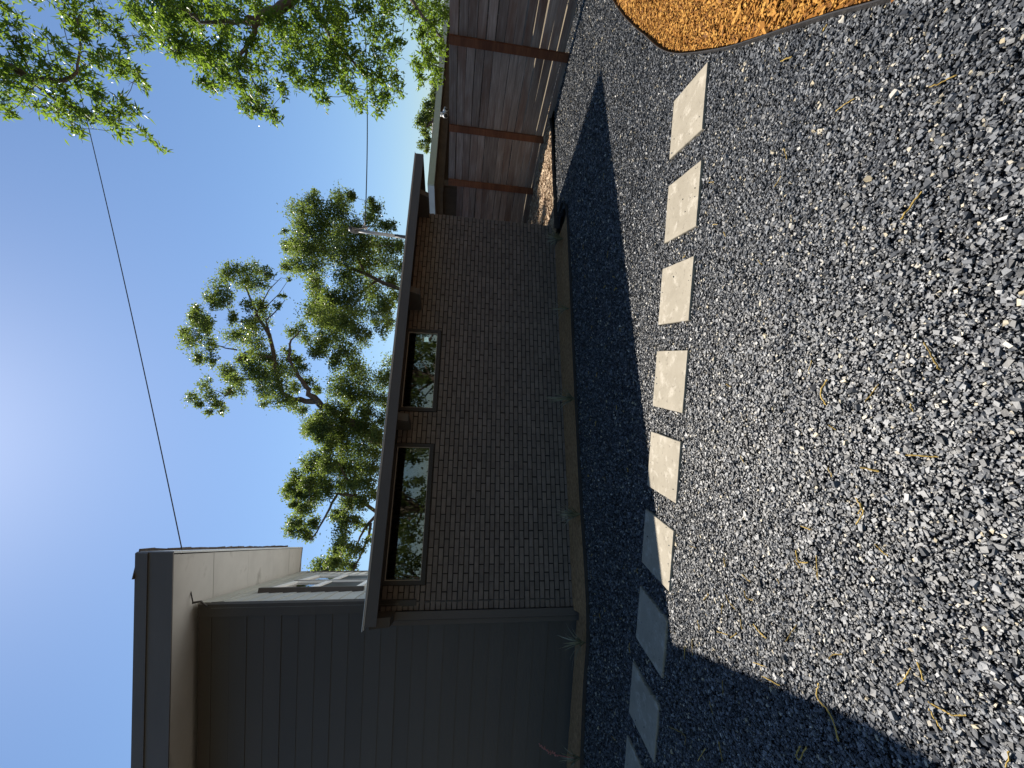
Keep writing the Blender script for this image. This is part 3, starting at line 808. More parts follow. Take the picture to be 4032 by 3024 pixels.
# ================================================================== FENCE
FP = [np.array(p) for p in ((6.62, 3.75), (6.17, 5.34), (5.66, 6.94), (5.17, 8.54), (4.56, 9.58), (3.70, 10.75), (2.6, 12.2))]
FE = empty('wood_fence', (FP[2][0], FP[2][1], 0)); tag(FE, 'weathered fence of horizontal boards on reddish upright posts', 'fence')
f0 = FP[2]
def F3(p, z): return (p[0] - f0[0], p[1] - f0[1], z)
for i in range(len(FP) - 1):
    p, q = FP[i], FP[i + 1]; d = (q - p); L = np.linalg.norm(d); d /= L; nrm = np.array([-d[1], d[0]])    # towards the yard
    if np.dot(nrm, -p) < 0: nrm = -nrm
    top = 2.035 if i < 4 else 1.84
    z = top; k = 0
    while z > 0.10:
        hgt = 0.1370 + random.gauss(0, 0.0015); gap = 0.0075 + abs(random.gauss(0.0, 0.0065))
        m = MB(); t_ = 0.013; x0, x1 = 0.002, L - 0.002
        N = 5; tl = random.gauss(0, 0.005); bow = random.gauss(0, 0.004)
        vs = []
        for a_ in range(N + 1):
            xx = x0 + (x1 - x0) * a_ / N; dz = tl * (a_ / N - 0.5) + bow * math.sin(math.pi * a_ / N)
            for (yy, zz) in ((-t_, z - hgt), (0, z - hgt), (0, z), (-t_, z)): vs.append((xx, yy, zz + dz - z + hgt / 2))
        m.v = vs
        for a_ in range(N):
            for b2 in range(4):
                m.f.append((4*a_ + b2, 4*(a_+1) + b2, 4*(a_+1) + (b2+1) % 4, 4*a_ + (b2+1) % 4))
        m.f += [(3, 2, 1, 0), tuple(4*N + b2 for b2 in range(4))]
        o = m.build('board', M_BOARD, FE)
        ang = math.atan2(d[1], d[0]); yax = np.array([-d[1], d[0]]); sgn = 1 if np.dot(yax, nrm) > 0 else -1
        # local +y must point to the yard: board occupies -t..0 behind the post face
        if sgn > 0: o.location = F3(p, z - hgt / 2); o.rotation_euler = (0, 0, ang)
        else: o.location = F3(q, z - hgt / 2); o.rotation_euler = (0, 0, ang + math.pi)
        z -= hgt + gap; k += 1
    cap = MB()
for i in range(1, len(FP) - 1):
    p = FP[i]; d = FP[i + 1] - FP[i - 1]; d /= np.linalg.norm(d); nrm = np.array([-d[1], d[0]])
    if np.dot(nrm, -p) < 0: nrm = -nrm
    m = MB(); ang = math.atan2(d[1], d[0]); sgn = 1 if np.dot(np.array([-d[1], d[0]]), nrm) > 0 else -1
    w_ = 0.07
    m.box(-w_, w_, 0.003 if sgn > 0 else -0.042, 0.042 if sgn > 0 else -0.003, -0.25, 2.04 if i < 5 else 1.84)
    o = m.build('post', M_POST, FE); o.location = F3(p, 0); o.rotation_euler = (0, 0, ang)

# ================================================================== NEIGHBOUR HOUSE
NC = np.array([5.80, 12.5]); NH = empty('neighbour_house', (NC[0], NC[1], 0), E_ANG)
tag(NH, 'low dark brown house behind the fence with a pale green fascia', 'house')
MB().box(0.75, 12, 0.8, 7, -0.08, 2.50).build('wall', M_NWALL, NH)
MB().box(0.06, 13, 0.05, 8, 2.745, 2.775).build('roof', M_SHINGLE, NH)
MB().box(0.0, 13, 0.0, 0.05, 2.575, 2.76).build('fascia', M_GUTTER, NH)
MB().box(0.002, 0.048, 0.052, 8, 2.575, 2.758).build('fascia', M_EDGE_LIGHT, NH)  # end fascia: skylight painted in as a pale bluish colour
MB().box(0.05, 13, 0.05, 8, 2.560, 2.574).build('soffit', M_NTRIM, NH)
MB().box(0.40, 13, 0.45, 0.60, 2.33, 2.558).build('beam', M_NTRIM, NH)
MB().box(0.45, 0.60, 0.62, 6, 2.36, 2.558).build('beam', M_NTRIM, NH)
for k in range(4): MB().box(0.62 + k * 3.0, 0.74 + k * 3.0, 0.47, 0.58, -0.08, 2.328).build('porch_post', M_NTRIM, NH)
fp = at(1750, 452, 12.9)
FLD = empty('flood_light', (fp[0], fp[1], fp[2])); tag(FLD, 'small white flood light under the pale green fascia of the neighbouring house', 'lamp')
MB().tube([(0, 0, 0.12), (0, 0, 0.05)], 0.06, 10).build('base', M_LAMPW, FLD, True)
for sx_ in (-1, 1):
    hd = MB().tube([(0.03 * sx_, 0, 0.05), (0.07 * sx_, -0.05, 0.0), (0.10 * sx_, -0.13, -0.05)], [0.025, 0.05, 0.075], 10).build('lamp_head', M_LAMPW, FLD, True)
    MB().tube([(0.1015 * sx_, -0.1335, -0.0522), (0.103 * sx_, -0.137, -0.054)], 0.062, 10).build('lens', M_WFRAME, hd, True)
# small far gable beyond the neighbour's roof
FG = empty('far_house', (15.6, 34.0, 0), E_ANG); tag(FG, 'grey gabled roof end of a far house above the pale green fascia', 'house')
fz = float(at(1722, 412, 34.0)[2]); fc = at(1712, 412, 34.0); FG.location = (fc[0], fc[1], 0)
MB().box(-0.9, 0.9, 0, 5, -0.08, fz + 0.1).build('wall', M_FARWALL, FG)
g_ = MB(); g_.hexa([(-1.25, -0.3, fz - 0.05), (0, -0.3, fz + 0.45), (0, 5, fz + 0.45), (-1.25, 5, fz - 0.05), (-1.25, -0.3, fz + 0.05), (0, -0.3, fz + 0.55), (0, 5, fz + 0.55), (-1.25, 5, fz + 0.05)])
rr = g_.build('roof', M_FARROOF, FG)
g_ = MB(); g_.hexa([(0, -0.3, fz + 0.45), (1.25, -0.3, fz - 0.05), (1.25, 5, fz - 0.05), (0, 5, fz + 0.45), (0, -0.3, fz + 0.55), (1.25, -0.3, fz + 0.05), (1.25, 5, fz + 0.05), (0, 5, fz + 0.55)])
g_.build('roof', M_FARROOF, FG)
MB().box(-0.3, 0.3, -0.03, -0.004, fz - 0.5, fz + 0.05).build('gable_vent', M_WHITE, FG)

# ================================================================== TREES
def leaves(name, P, Rr, per, L, W, mat, parent, droop=0.3, fold=True, flat=1.0):
    """P: centres (n,3); Rr: radii; leaf = 2 quads folded along the midrib"""
    # leaf count follows the clump's area; clumps are irregular lumps, not balls
    cnt = np.maximum(8, (per * (Rr / np.mean(Rr)) ** 2.0).astype(int))
    start = np.repeat(np.cumsum(cnt) - cnt, cnt); own = np.repeat(np.arange(len(P)), cnt)
    cs = np.repeat(P, cnt, 0); rs = np.repeat(Rr, cnt)
    stretch = np.exp(rng.normal(0, 0.22, (len(P), 3)))[own]
    n = len(cs)
    u = rng.normal(size=(n, 3)); u /= np.linalg.norm(u, axis=1)[:, None]
    rad = rs * rng.random(n) ** 0.42 * (1 + 0.45 * (rng.random(n) < 0.10))
    # cluster leaves into small sprays inside the clump
    pos = cs + u * rad[:, None] * stretch
    # half of the leaves gather in small sprays, the rest fill the clump
    nspr = np.maximum(4, cnt // 14)[own]
    idx = start + (rng.random(n) * nspr).astype(int)
    w_ = np.where(rng.random(n) < 0.75, rng.uniform(0.45, 0.85, n), 0.0)[:, None]
    pos = pos * (1 - w_) + pos[idx] * w_
    d = rng.normal(size=(n, 3)); d[:, 2] -= droop; d /= np.linalg.norm(d, axis=1)[:, None]
    a = np.cross(d, rng.normal(size=(n, 3))); a /= np.linalg.norm(a, axis=1)[:, None]
    nn = np.cross(d, a)
    l = L * rng.uniform(0.65, 1.25, n)[:, None]; w = W * rng.uniform(0.7, 1.2, n)[:, None]
    b0 = pos; tip = pos + d * l + nn * l * -0.08
    m1 = pos + d * l * 0.42
    s1 = m1 + a * w * 0.5 + nn * w * 0.18; s2 = m1 - a * w * 0.5 + nn * w * 0.18
    v = np.stack([b0, s1, tip, s2], 1).reshape(-1, 3)
    q = (np.array([[0, 1, 2, 3]])[None] + (np.arange(n) * 4)[:, None, None]).reshape(-1, 4)
    return obj(name, np_mesh(name, v, q, mat), parent)
def zpx(lst, ox, oy, sc): return [(ox + a / sc, oy + b / sc, c / sc) for a, b, c in lst]
def wob(p, q, n, amp):
    p, q = np.array(p, float), np.array(q, float); out = []
    off = np.zeros(3)
    for k in range(n + 1):
        t = k / n; off = off * 0.7 + rng.normal(0, amp, 3)
        out.append(tuple(p * (1 - t) + q * t + (off if 0 < k < n else 0)))
    return out
def make_tree(name, label, blobs, limbs, Y, leafL, leafW, per, mat, dj=0.8, foot=None, trunk_r=0.2, group=None, droop=0.3, twig=0.008, extra=None):
    """blobs: (sx, sy, r px) at about depth Y; limbs: polylines of (sx, sy, depth offset, radius)"""
    foot = np.array(foot, float)
    T = empty(name, tuple(foot)); tag(T, label, 'tree', group)
    P, Rr = [], []
    for (sx_, sy_, r_) in blobs:
        yy = Y + random.uniform(-dj, dj); P.append(at(sx_, sy_, yy))
        Rr.append(r_ * yy / F_PX * 1.22)
    if extra:
        for (p, r_) in extra: P.append(np.array(p, float)); Rr.append(r_)
    P = np.array(P); Rr = np.array(Rr)
    nodes = []
    for li, lb in enumerate(limbs):
        pts = [np.array(at(a, b, Y + c)) if len(l_) == 4 else None for l_ in lb for (a, b, c, _) in [l_]]
        rad = [l_[3] for l_ in lb]
        # densify
        PP, RR = [], []
        for k in range(len(pts) - 1):
            for q in range(4):
                t = q / 4; PP.append(pts[k] * (1 - t) + pts[k+1] * t + (rng.normal(0, rad[k] * 0.22, 3) if q else 0)); RR.append(rad[k] * (1 - t) + rad[k+1] * t)
        PP.append(pts[-1]); RR.append(rad[-1])
        nodes += list(zip(PP, RR))
        if li == 0:
            PP = [foot, foot * 0.55 + PP[0] * 0.45 + np.array([0.1, 0, 0.2])] + PP; RR = [trunk_r, trunk_r * 0.85] + RR
            MB().tube([tuple(p - foot) for p in PP], RR, 8).build('trunk', M_BARK, T, True)
        else:
            MB().tube([tuple(p - foot) for p in PP], RR, 7).build('limb', M_BARK, T, True)
    NP_ = np.array([p for p, _ in nodes]); tw = MB()
    order = np.argsort([np.min(np.linalg.norm(NP_ - p, axis=1)) for p in P])
    cur = NP_.copy(); curR = [r for _, r in nodes]
    for i in order:
        dist = np.linalg.norm(cur - P[i], axis=1) + 0.0
        j = int(np.argmin(dist)); r0 = max(twig, min(curR[j] * 0.55, twig * 3.2))
        if dist[j] > 0.05:
            pts = wob(cur[j], P[i], 4, 0.05 * dist[j])
            tw.tube([tuple(np.array(p) - foot) for p in pts], list(np.linspace(r0, twig * 0.9, 5)), 4, False)
        cur = np.vstack([cur, P[i]]); curR.append(r0 * 0.8)
        for q in range(4):
            dv = rng.normal(size=3); dv /= np.linalg.norm(dv)
            pts = wob(P[i], P[i] + dv * Rr[i] * random.uniform(0.8, 1.15), 3, 0.06 * Rr[i])
            tw.tube([tuple(np.array(p) - foot) for p in pts], list(np.linspace(twig * 0.7, twig * 0.35, 4)), 3, False)
    tag(tw.build('twigs', M_BARK, T), kind='stuff')
    leaves('crown', P - foot, Rr, per, leafL, leafW, mat, T, droop)
    return T

Z1 = lambda l: zpx(l, 650, 700, 1.27)
Z2 = lambda l: zpx(l, 650, 1150, 1.27)
Z3 = lambda l: zpx(l, 1050, 1650, 1.465)
R1 = lambda l: zpx(l, 0, 0, 1.58)
R2 = lambda l: zpx(l, 1300, 0, 1.58)
oak_r = Z1([(680,170,60),(740,130,50),(880,110,50),(930,90,40),(860,170,60),(780,220,70),(690,260,60),(650,340,55),(700,350,70),(600,350,22),(595,270,16),(610,450,30),(660,440,50),(740,450,60),(790,350,80),(870,280,70),(950,250,50),(1050,150,40),(1030,200,50),(1100,240,40),(900,380,80),(980,340,70),(1060,330,60),(1140,340,50),(1000,430,70),(1100,420,60),(750,80,22),(1030,120,24),(1140,240,22),
  (760,560,50),(820,600,60),(770,640,60),(800,700,60),(740,530,40),(900,500,60),(960,560,60),(1040,560,60),(1130,520,50),(1150,600,40),(1110,640,40),(900,620,60),(880,700,60),(960,680,40),(940,740,30),(1120,720,40),(1050,720,25),(1180,450,40),(1170,340,36)])
oak_m = Z2([(770,100,60),(830,150,60),(780,250,60),(850,230,60),(900,150,60),(900,300,60),(850,350,50),(760,300,45),(960,200,50),(940,370,60),(980,430,60),(890,450,60),(860,500,50),(930,520,60),(1000,520,60),(1070,450,60),(1080,540,50),(1000,600,60),(1080,640,50),(900,590,50),(830,590,45),(780,620,50),(740,660,50),(800,700,60),(870,700,60),(950,660,60),(1040,720,50),(1000,250,30),(1050,100,50),(1100,60,50),(1090,180,40),(1120,350,35),(1010,210,30),(1110,430,40),(1120,560,40),(700,690,30)])
oak_h = Z1([(350,460,40),(310,490,40),(440,470,40),(500,480,35),(400,520,45),(270,560,45),(230,600,35),(300,610,40),(460,540,40),(250,630,30),(160,660,30),(150,700,35),(200,730,40),(480,640,40),(590,590,20),(560,640,22),(410,640,30),(490,700,40),(440,730,40),(620,510,14)]) + \
  Z2([(160,140,45),(100,210,35),(140,240,45),(200,180,40),(230,260,36),(170,330,38),(230,340,30),(360,220,50),(420,180,40),(340,130,35),(450,270,60),(400,330,46),(500,330,50),(310,400,46),(350,440,40),(430,390,50),(480,430,50),(550,380,60),(560,470,60),(500,500,50),(620,400,40),(640,480,40),(600,540,40),(490,560,22),(200,470,33),(230,520,33),(130,530,28),(170,560,28),(260,560,33),(220,600,22),(290,590,22),(320,500,33),(370,480,28),(640,200,33),(680,170,28),(700,230,33),(610,300,28),(650,340,40),(680,380,33),(720,450,33),(760,490,28),(640,560,36),(680,590,36)])
oak_l = Z3([(270,60,50),(330,40,60),(420,60,70),(560,60,70),(640,100,50),(300,110,40),(360,150,60),(450,170,60),(540,170,60),(620,200,50),(300,240,60),(250,270,50),(350,270,60),(430,280,60),(520,280,70),(610,290,50),(180,340,50),(240,370,60),(310,350,60),(130,400,40),(190,430,60),(270,440,60),(350,410,50),(110,440,25),(160,490,40),(220,520,50),(170,590,45),(130,640,35),(200,640,45),(240,680,35),(270,600,40),(430,380,50),(500,370,60),(580,370,60),(620,440,40),(470,480,60),(550,480,50),(410,560,45),(450,580,50),(440,650,45),(520,590,35),(430,720,45),(400,770,40),(470,760,45),(380,830,50),(320,840,45),(440,840,50),(500,850,30),(540,750,30),(590,700,25),(570,620,25),(340,880,40),(280,880,25),(400,930,50),(470,930,50)])
def lz(pts, ox, oy, sc): return [(ox + a / sc, oy + b / sc, c, r) for a, b, c, r in pts]
limbs_main = [
  lz([(1080,760,0.2,.20),(980,690,0.1,.18),(920,650,0,.165),(820,585,0,.15),(760,545,0,.14)], 650, 1150, 1.27),
  lz([(760,545,0,.13),(700,470,-.1,.09),(660,400,-.2,.07),(615,330,-.2,.055),(630,240,-.1,.035),(680,190,0,.02)], 650, 1150, 1.27),
  lz([(760,545,0,.12),(650,540,.1,.10),(590,510,.1,.09),(560,440,.1,.085),(545,330,.1,.08),(520,210,.1,.07),(470,140,.1,.055),(430,40,.1,.035),(400,-30,0,.022)], 650, 1150, 1.27),
  lz([(545,330,.1,.05),(400,300,0,.035),(370,340,0,.025)], 650, 1150, 1.27),
  lz([(480,430,0,.05),(370,440,0,.03),(300,520,0,.02)], 650, 1150, 1.27),
  lz([(520,210,.1,.045),(505,140,0,.03),(560,90,0,.018),(600,40,0,.01)], 650, 1150, 1.27),
  lz([(470,140,.1,.035),(360,150,0,.024),(300,60,0,.014)], 650, 1150, 1.27),
  lz([(360,290,0,.03),(300,280,0,.022),(220,250,0,.012)], 650, 1150, 1.27),
  lz([(430,730,0,.03),(520,560,0,.018),(580,500,0,.010)], 650, 700, 1.27),
  lz([(500,650,0,.02),(570,580,0,.012),(610,520,0,.007)], 650, 700, 1.27),
]
foot_main = at(1560, 1800, 17.0); foot_main[2] = -0.09
make_tree('oak_tree', 'tall oak with bare twigs at its crown and a thick leaning limb', oak_h + oak_m, limbs_main, 17.0, 0.092, 0.052, 620, M_LEAF_OAK, 0.9, foot_main, 0.30, 'oaks behind the brick house', 0.1)
limbs_r = [lz([(1180,560,0,0.099),(1000,480,0,0.081),(860,420,0,0.056),(760,330,0,0.037),(700,260,0,0.019)], 650, 700, 1.27),
           lz([(1000,480,0,0.062),(930,330,0,0.037),(890,200,0,0.022),(900,110,0,0.012)], 650, 700, 1.27),
           lz([(1080,500,0,0.062),(900,620,0,0.037),(800,640,0,0.025)], 650, 700, 1.27)]
foot_r = at(1650, 1120, 19.0); foot_r[2] = -0.09
make_tree('oak_tree', 'full round oak behind the service mast on the brick roof', oak_r, limbs_r, 19.0, 0.100, 0.058, 980, M_LEAF_OAK, 1.2, foot_r, 0.28, 'oaks behind the brick house', 0.1)
limbs_l = [lz([(700,480,0,0.093),(640,540,0,0.068),(590,600,0,0.056),(560,640,0,0.046),(520,720,0,0.031),(500,800,0,0.022)], 1050, 1650, 1.465),
           lz([(600,600,0,0.056),(580,690,0,0.046),(540,790,0,0.037),(500,870,0,0.025),(440,930,0,0.015)], 1050, 1650, 1.465),
           lz([(640,540,.5,0.074),(520,450,.4,0.062),(410,430,0,0.053),(350,540,-.3,0.040),(290,650,-.3,0.028),(250,700,-.3,0.015)], 1050, 1650, 1.465),
           lz([(520,450,.4,0.050),(420,260,.2,0.031),(330,200,0,0.019),(260,260,0,0.012)], 1050, 1650, 1.465)]
foot_l = at(1640, 1980, 16.0); foot_l[2] = -0.09
make_tree('oak_tree', 'leafy oak between the big limb and the tall grey house', oak_l, limbs_l, 16.0, 0.090, 0.052, 800, M_LEAF_OAK, 1.0, foot_l, 0.26, 'oaks behind the brick house', 0.1)

# leafy tree at the right, reaching in above the fence
pec_b = R1([(830,60,70),(900,120,80),(1000,60,90),(960,190,60),(1050,150,90),(1130,60,90),(1060,260,70),(1100,330,60),(1150,240,80),(1200,140,90),(1250,300,80),(1270,400,70),(1260,500,50),(1330,380,80),(1330,550,50),(1400,480,70),(1380,290,80),(1300,60,90),(1450,60,80),(1420,180,80),(1480,400,70),(1500,520,70),(1560,620,60),(1530,680,50),(1640,680,60),(1700,720,50),(1620,560,60),(1600,440,60),(1640,330,70),(1560,270,60),(1600,60,100),(1700,120,90),(1750,240,70),(1780,400,60),(1760,560,50),(1850,500,60),(1850,300,80),(1850,150,80),(1950,60,100),(1950,250,90),(1950,400,70),(1950,520,60),(2000,620,50),(2050,480,60),(2080,330,90),(2100,150,90),(2150,430,50),(2180,560,50),
   (1000,-120,100),(1200,-120,110),(1400,-120,110),(1600,-150,110),(1800,-120,110),(2000,-130,110)]) + \
  R2([(50,60,80),(60,250,80),(40,400,60),(100,520,50),(170,640,50),(280,660,50),(250,560,50),(340,600,60),(220,430,60),(300,480,60),(400,480,50),(420,560,40),(300,350,70),(380,300,60),(150,330,60),(250,200,70),(330,120,70),(350,40,60),(200,60,80),(430,270,40),(480,70,55),(560,60,65),(640,60,80),(690,100,60),(560,200,55),(640,220,70),(690,300,50),(590,330,60),(640,400,60),(530,400,45),(560,500,40),(650,480,45),(620,140,60),(100,-120,110),(350,-120,110),(600,-120,110)])
pec_a = R1([(40,60,60),(60,160,60),(100,260,55),(130,340,60),(60,420,70),(50,520,60),(60,600,50),(40,700,40),(150,460,70),(180,560,60),(230,640,60),(280,480,70),(330,560,60),(330,400,70),(380,300,50),(430,60,80),(480,150,70),(520,230,60),(600,80,60),(640,160,50),(700,130,40),(720,230,45),(780,290,35),(870,230,40),(880,290,35),(480,440,70),(560,400,60),(640,350,60),(700,380,50),(770,390,45),(820,430,45),(840,500,40),(900,540,30),(720,470,40),(520,540,60),(600,580,50),(640,640,50),(760,650,50),(820,700,45),(740,730,45),(660,740,60),(560,720,60),(470,700,60),(400,640,60),(330,700,50),(460,790,50),(500,840,30),(720,800,45),(780,850,35),(870,810,30),(930,870,28),(980,910,22),(1030,935,12),(290,230,40),(220,260,40),(-60,200,70),(-60,450,70),(-60,620,60),(300,-120,90),(500,-120,90),(100,-120,80)])
limbs_p = [lz([(2300,-420,1.2,.20),(1950,-160,.6,.14),(1800,20,.2,.115),(1620,110,0,.10),(1540,140,0,.08)], 0, 0, 1.58),
           lz([(1570,140,0,.06),(1420,130,0,.045),(1250,140,0,.03),(1180,80,0,.02)], 0, 0, 1.58),
           lz([(1600,110,0,.07),(1570,230,0,.05),(1500,330,0,.035),(1470,420,0,.022),(1480,560,0,.014)], 0, 0, 1.58),
           lz([(1880,-60,.3,.07),(2050,220,0,.045),(2150,330,0,.035),(2210,400,0,.028)], 0, 0, 1.58),
           lz([(2300,-420,1.2,.10),(2500,-80,.5,.06),(2600,60,.2,.04),(2760,250,0,.025)], 0, 0, 1.58),
           lz([(1540,250,0,.03),(1530,400,0,.02),(1600,560,0,.012)], 0, 0, 1.58)]
fpec = np.array([11.2, 10.4, -0.09])
make_tree('pecan_tree', 'bright green tree leaning in over the fence, its leaves hiding the fascia end', pec_b, limbs_p, 9.6, 0.120, 0.042, 260, M_LEAF_PECAN, 0.9, fpec, 0.24, None, 0.55, 0.0055)
limbs_a = [lz([(-700,-900,1.2,.12),(-300,200,.5,.075),(0,380,0,.055),(100,440,0,.048),(180,490,0,.04),(290,490,0,.033),(400,500,0,.028),(480,450,0,.018)], 0, 0, 1.58),
           lz([(180,490,0,.025),(260,560,0,.018),(400,660,0,.013),(520,680,0,.009)], 0, 0, 1.58),
           lz([(480,450,0,.016),(500,280,0,.012),(480,120,0,.008)], 0, 0, 1.58)]
fa = np.array([9.5, 3.2, -0.09])
make_tree('pecan_tree', 'tree whose long-leaved branch hangs into the top corner of sky beside the cable', pec_a, limbs_a, 6.4, 0.105, 0.030, 75, M_LEAF_PECAN, 0.5, fa, 0.22, None, 0.7, 0.0035)
# small tree behind the neighbour's roof
sm = R2([(600,660,36),(580,720,34),(560,760,34),(600,780,36),(620,720,30),(590,830,32),(610,870,28),(570,900,24),(600,920,24),(640,660,30),(640,600,24),(640,520,24),(650,560,26)])
fsm = at(1760, 480, 24.0); fsm[2] = -0.09
make_tree('small_tree', 'small tree peeping over the pale green fascia beside the brick roof end', sm, [lz([(1800,760,0,.12),(1640,740,0,.06),(1600,800,0,.04)], 1300 - 1300, 0, 1.0)] if False else [[(1760,470,0,.12),(1710,470,0,.08),(1680,500,0,.05)]], 24.0, 0.13, 0.08, 260, M_LEAF_OAK, 0.5, fsm, 0.14, None, 0.2)

# trees behind the camera: panes mirror most, wide ones added to block skylight
def back_tree(x, y, h, r, nb, label, seed):
    rs = np.random.default_rng(seed); foot = np.array([x, y, -0.09]); T = empty('shade_tree', tuple(foot)); tag(T, label, 'tree', 'trees behind the camera')
    MB().tube([(0, 0, 0), (0.1, 0.05, h * 0.25), (0.0, 0.1, h * 0.5), (0.2, 0, h * 0.8)], [0.28, 0.22, 0.17, 0.05], 8).build('trunk', M_BARK, T, True)
    u = rs.normal(size=(nb, 3)); u /= np.linalg.norm(u, axis=1)[:, None]
    P = np.array([0, 0, h * 0.62]) + u * (rs.random(nb) ** 0.45)[:, None] * np.array([r, r, h * 0.40])
    for k in range(0, nb, 3):
        MB_ = TW; MB_.tube(wob(foot + np.array([0.05, 0.05, h * 0.35]), foot + P[k], 4, 0.12), list(np.linspace(0.07, 0.015, 5)), 4, False)
    leaves('crown', P, np.full(nb, 0.62), 130, 0.19, 0.11, M_LEAF_OAK, T, 0.2)
    return T
for (x_, y_, h_, r_, nb_, lab, sd) in ((2.2, -11.5, 7.5, 2.4, 60, 'broad tree mirrored at the left end of the long pane', 3), (5.6, -10.0, 9.0, 2.2, 60, 'tree mirrored in the middle of the long pane', 5),
        (8.2, -6.6, 8.0, 2.2, 60, 'tree mirrored at the right end of the long pane', 8), (10.6, -5.4, 8.0, 2.3, 60, 'tree mirrored in the left half of the shorter pane', 13), (14.0, -4.2, 9.0, 2.6, 60, 'tree mirrored in the right half of the shorter pane', 17),
        (-3.5, -9.5, 11.5, 4.0, 90, 'wide unseen tree added behind the camera to block skylight, left of the long pane mirror', 23), (-9.5, -6.0, 11.0, 4.0, 90, 'wide unseen tree added behind the camera to block skylight, towards the tall house', 29), (1.5, -17.0, 14.0, 5.0, 110, 'tallest unseen tree, added behind the camera to block skylight', 31)):
    TW = MB(); T_ = back_tree(x_, y_, h_, r_, nb_, lab, sd)
    o = tag(TW.build('limbs', M_BARK, T_), kind='stuff'); o.matrix_parent_inverse = Matrix.Translation((-x_, -y_, 0.09))

# ================================================================== PLANTS IN THE STRIP
def tuft(px, label, nbl, h, seed, spread=1.0):
    g_ = gnd(*px, 0.03); r = random.Random(seed); T = empty('grass_tuft', (g_[0], g_[1], 0.015)); tag(T, label, 'plant', 'grass tufts along the planting strip')
    m = MB()
    for k in range(nbl):
        a = r.uniform(0, 2 * math.pi); lean = r.uniform(0.15, 1.1) * spread; hh = h * r.uniform(0.55, 1.1); w = r.uniform(0.005, 0.009)
        pv = []
        for q in range(6):
            t = q / 5; rad = lean * hh * (t ** 1.4) * 0.75; zz = hh * (t - 0.38 * lean * t * t)
            pv.append(Vector((math.cos(a) * rad, math.sin(a) * rad, zz)))
        sd = Vector((-math.sin(a), math.cos(a), 0)); b = len(m.v)
        for q, p in enumerate(pv):
            ww = w * (1 - (q / 5) ** 2 * 0.92); m.v += [tuple(p + sd * ww), tuple(p - sd * ww + Vector((0, 0, 0.001)))]
        for q in range(5): m.f.append((b + 2*q, b + 2*q + 1, b + 2*q + 3, b + 2*q + 2))
    m.build('blades', M_GRASS, T); return T, g_
tuft((2216, 940), 'dense dark grass tuft at the far right end of the planting strip', 90, 0.34, 1, 1.1)
tuft((2238, 1215), 'sparse grass tuft below the beam right of the shorter window', 22, 0.36, 2, 1.0)
tuft((2266, 1570), 'spiky grass tuft under the left end of the shorter window', 42, 0.44, 3, 1.1)
tuft((2284, 2025), 'grass tuft below the middle of the long window', 44, 0.36, 4, 1.05)
tuft((2300, 2530), 'low grass tuft in front of the tall grey house near its corner', 40, 0.34, 5, 1.2)
T_, g_ = tuft((2285, 2985), 'grass tuft with an arching pink flower stalk by the picture edge', 26, 0.30, 6, 1.1)
st = [(0, 0, 0.02), (0.02, 0.0, 0.16), (0.05, 0.01, 0.30), (0.11, 0.0, 0.41), (0.19, 0.0, 0.50)]
sk = MB().tube(st, [0.005, 0.005, 0.004, 0.004, 0.003], 5).build('flower_stalk', M_PINK, T_)
fl_ = MB()
for k in range(22):
    t = 0.45 + 0.55 * k / 21; i0 = min(int(t * 4), 3); u_ = t * 4 - i0; p = Vector(st[i0]).lerp(Vector(st[i0 + 1]), u_)
    d_ = Vector((random.gauss(0, 1), random.gauss(0, 1), random.gauss(0, 1))).normalized()
    fl_.tube([tuple(p), tuple(p + d_ * 0.012), tuple(p + d_ * 0.024)], [0.002, 0.007, 0.003], 5)
fl_.build('flowers', M_PINK, sk)

# ================================================================== FALLEN CATKINS
R8c = lambda l: [(2600 + a / 1.5447, 1974 + b / 1.5447) for a, b in l]
R3c = lambda l: [(2600 + a / 1.5447, b / 1.5447) for a, b in l]
Dc = lambda l: [(a * 1.8228, b * 1.8228) for a, b in l]
cat_px = [R8c(l) for l in ([(1220,10),(1240,60)],[(1240,60),(1225,100),(1195,140)],[(855,150),(920,170)],[(830,300),(835,340),(850,370),(905,370)],[(955,330),(955,400),(965,480)],[(1310,260),(1350,300),(1390,335)],[(390,345),(400,400)],[(500,445),(550,490)],[(515,545),(530,590),(570,600)],[(300,565),(265,600)],[(400,565),(430,620),(460,660)],[(385,620),(375,680)],[(570,745),(610,800),(650,835)],[(835,750),(800,800),(765,855)],[(345,790),(410,810)],[(430,830),(470,800)],[(1030,965),(1050,935),(1110,930)],[(1530,1010),(1490,1080),(1450,1120)],[(1570,980),(1610,1090)],[(1630,1215),(1720,1270),(1790,1300),(1870,1300)],[(1640,1260),(1680,1330),(1720,1390)],[(970,1110),(960,1190),(1040,1300),(1090,1460)],[(630,1065),(730,1120)],[(380,1090),(385,1170)],[(860,1490),(830,1540),(850,1570),(890,1490)],[(280,1500),(230,1580)],[(2130,1520),(2110,1620)],[(360,1460),(380,1580)],[(570,980),(640,1005)],[(180,270),(220,285)],[(495,715),(500,780)],[(230,725),(240,780)],[(300,1215),(325,1300)],[(150,880),(150,960)],[(195,840),(200,940)],[(60,1370),(150,1420),(150,1480)])]
cat_px += [R3c(l) for l in ([(740,370),(805,345)],[(1070,675),(1120,640),(1185,600)],[(1640,530),(1720,500),(1810,455)],[(1470,1335),(1530,1250),(1595,1165)],[(760,900),(775,970)],[(695,1140),(740,1070)],[(990,190),(1020,150)],[(725,290),(735,320)],[(300,1110),(330,1105)],[(390,1410),(400,1440)],[(320,1365),(350,1365)],[(595,1580),(625,1610)],[(155,1555),(140,1570)])]
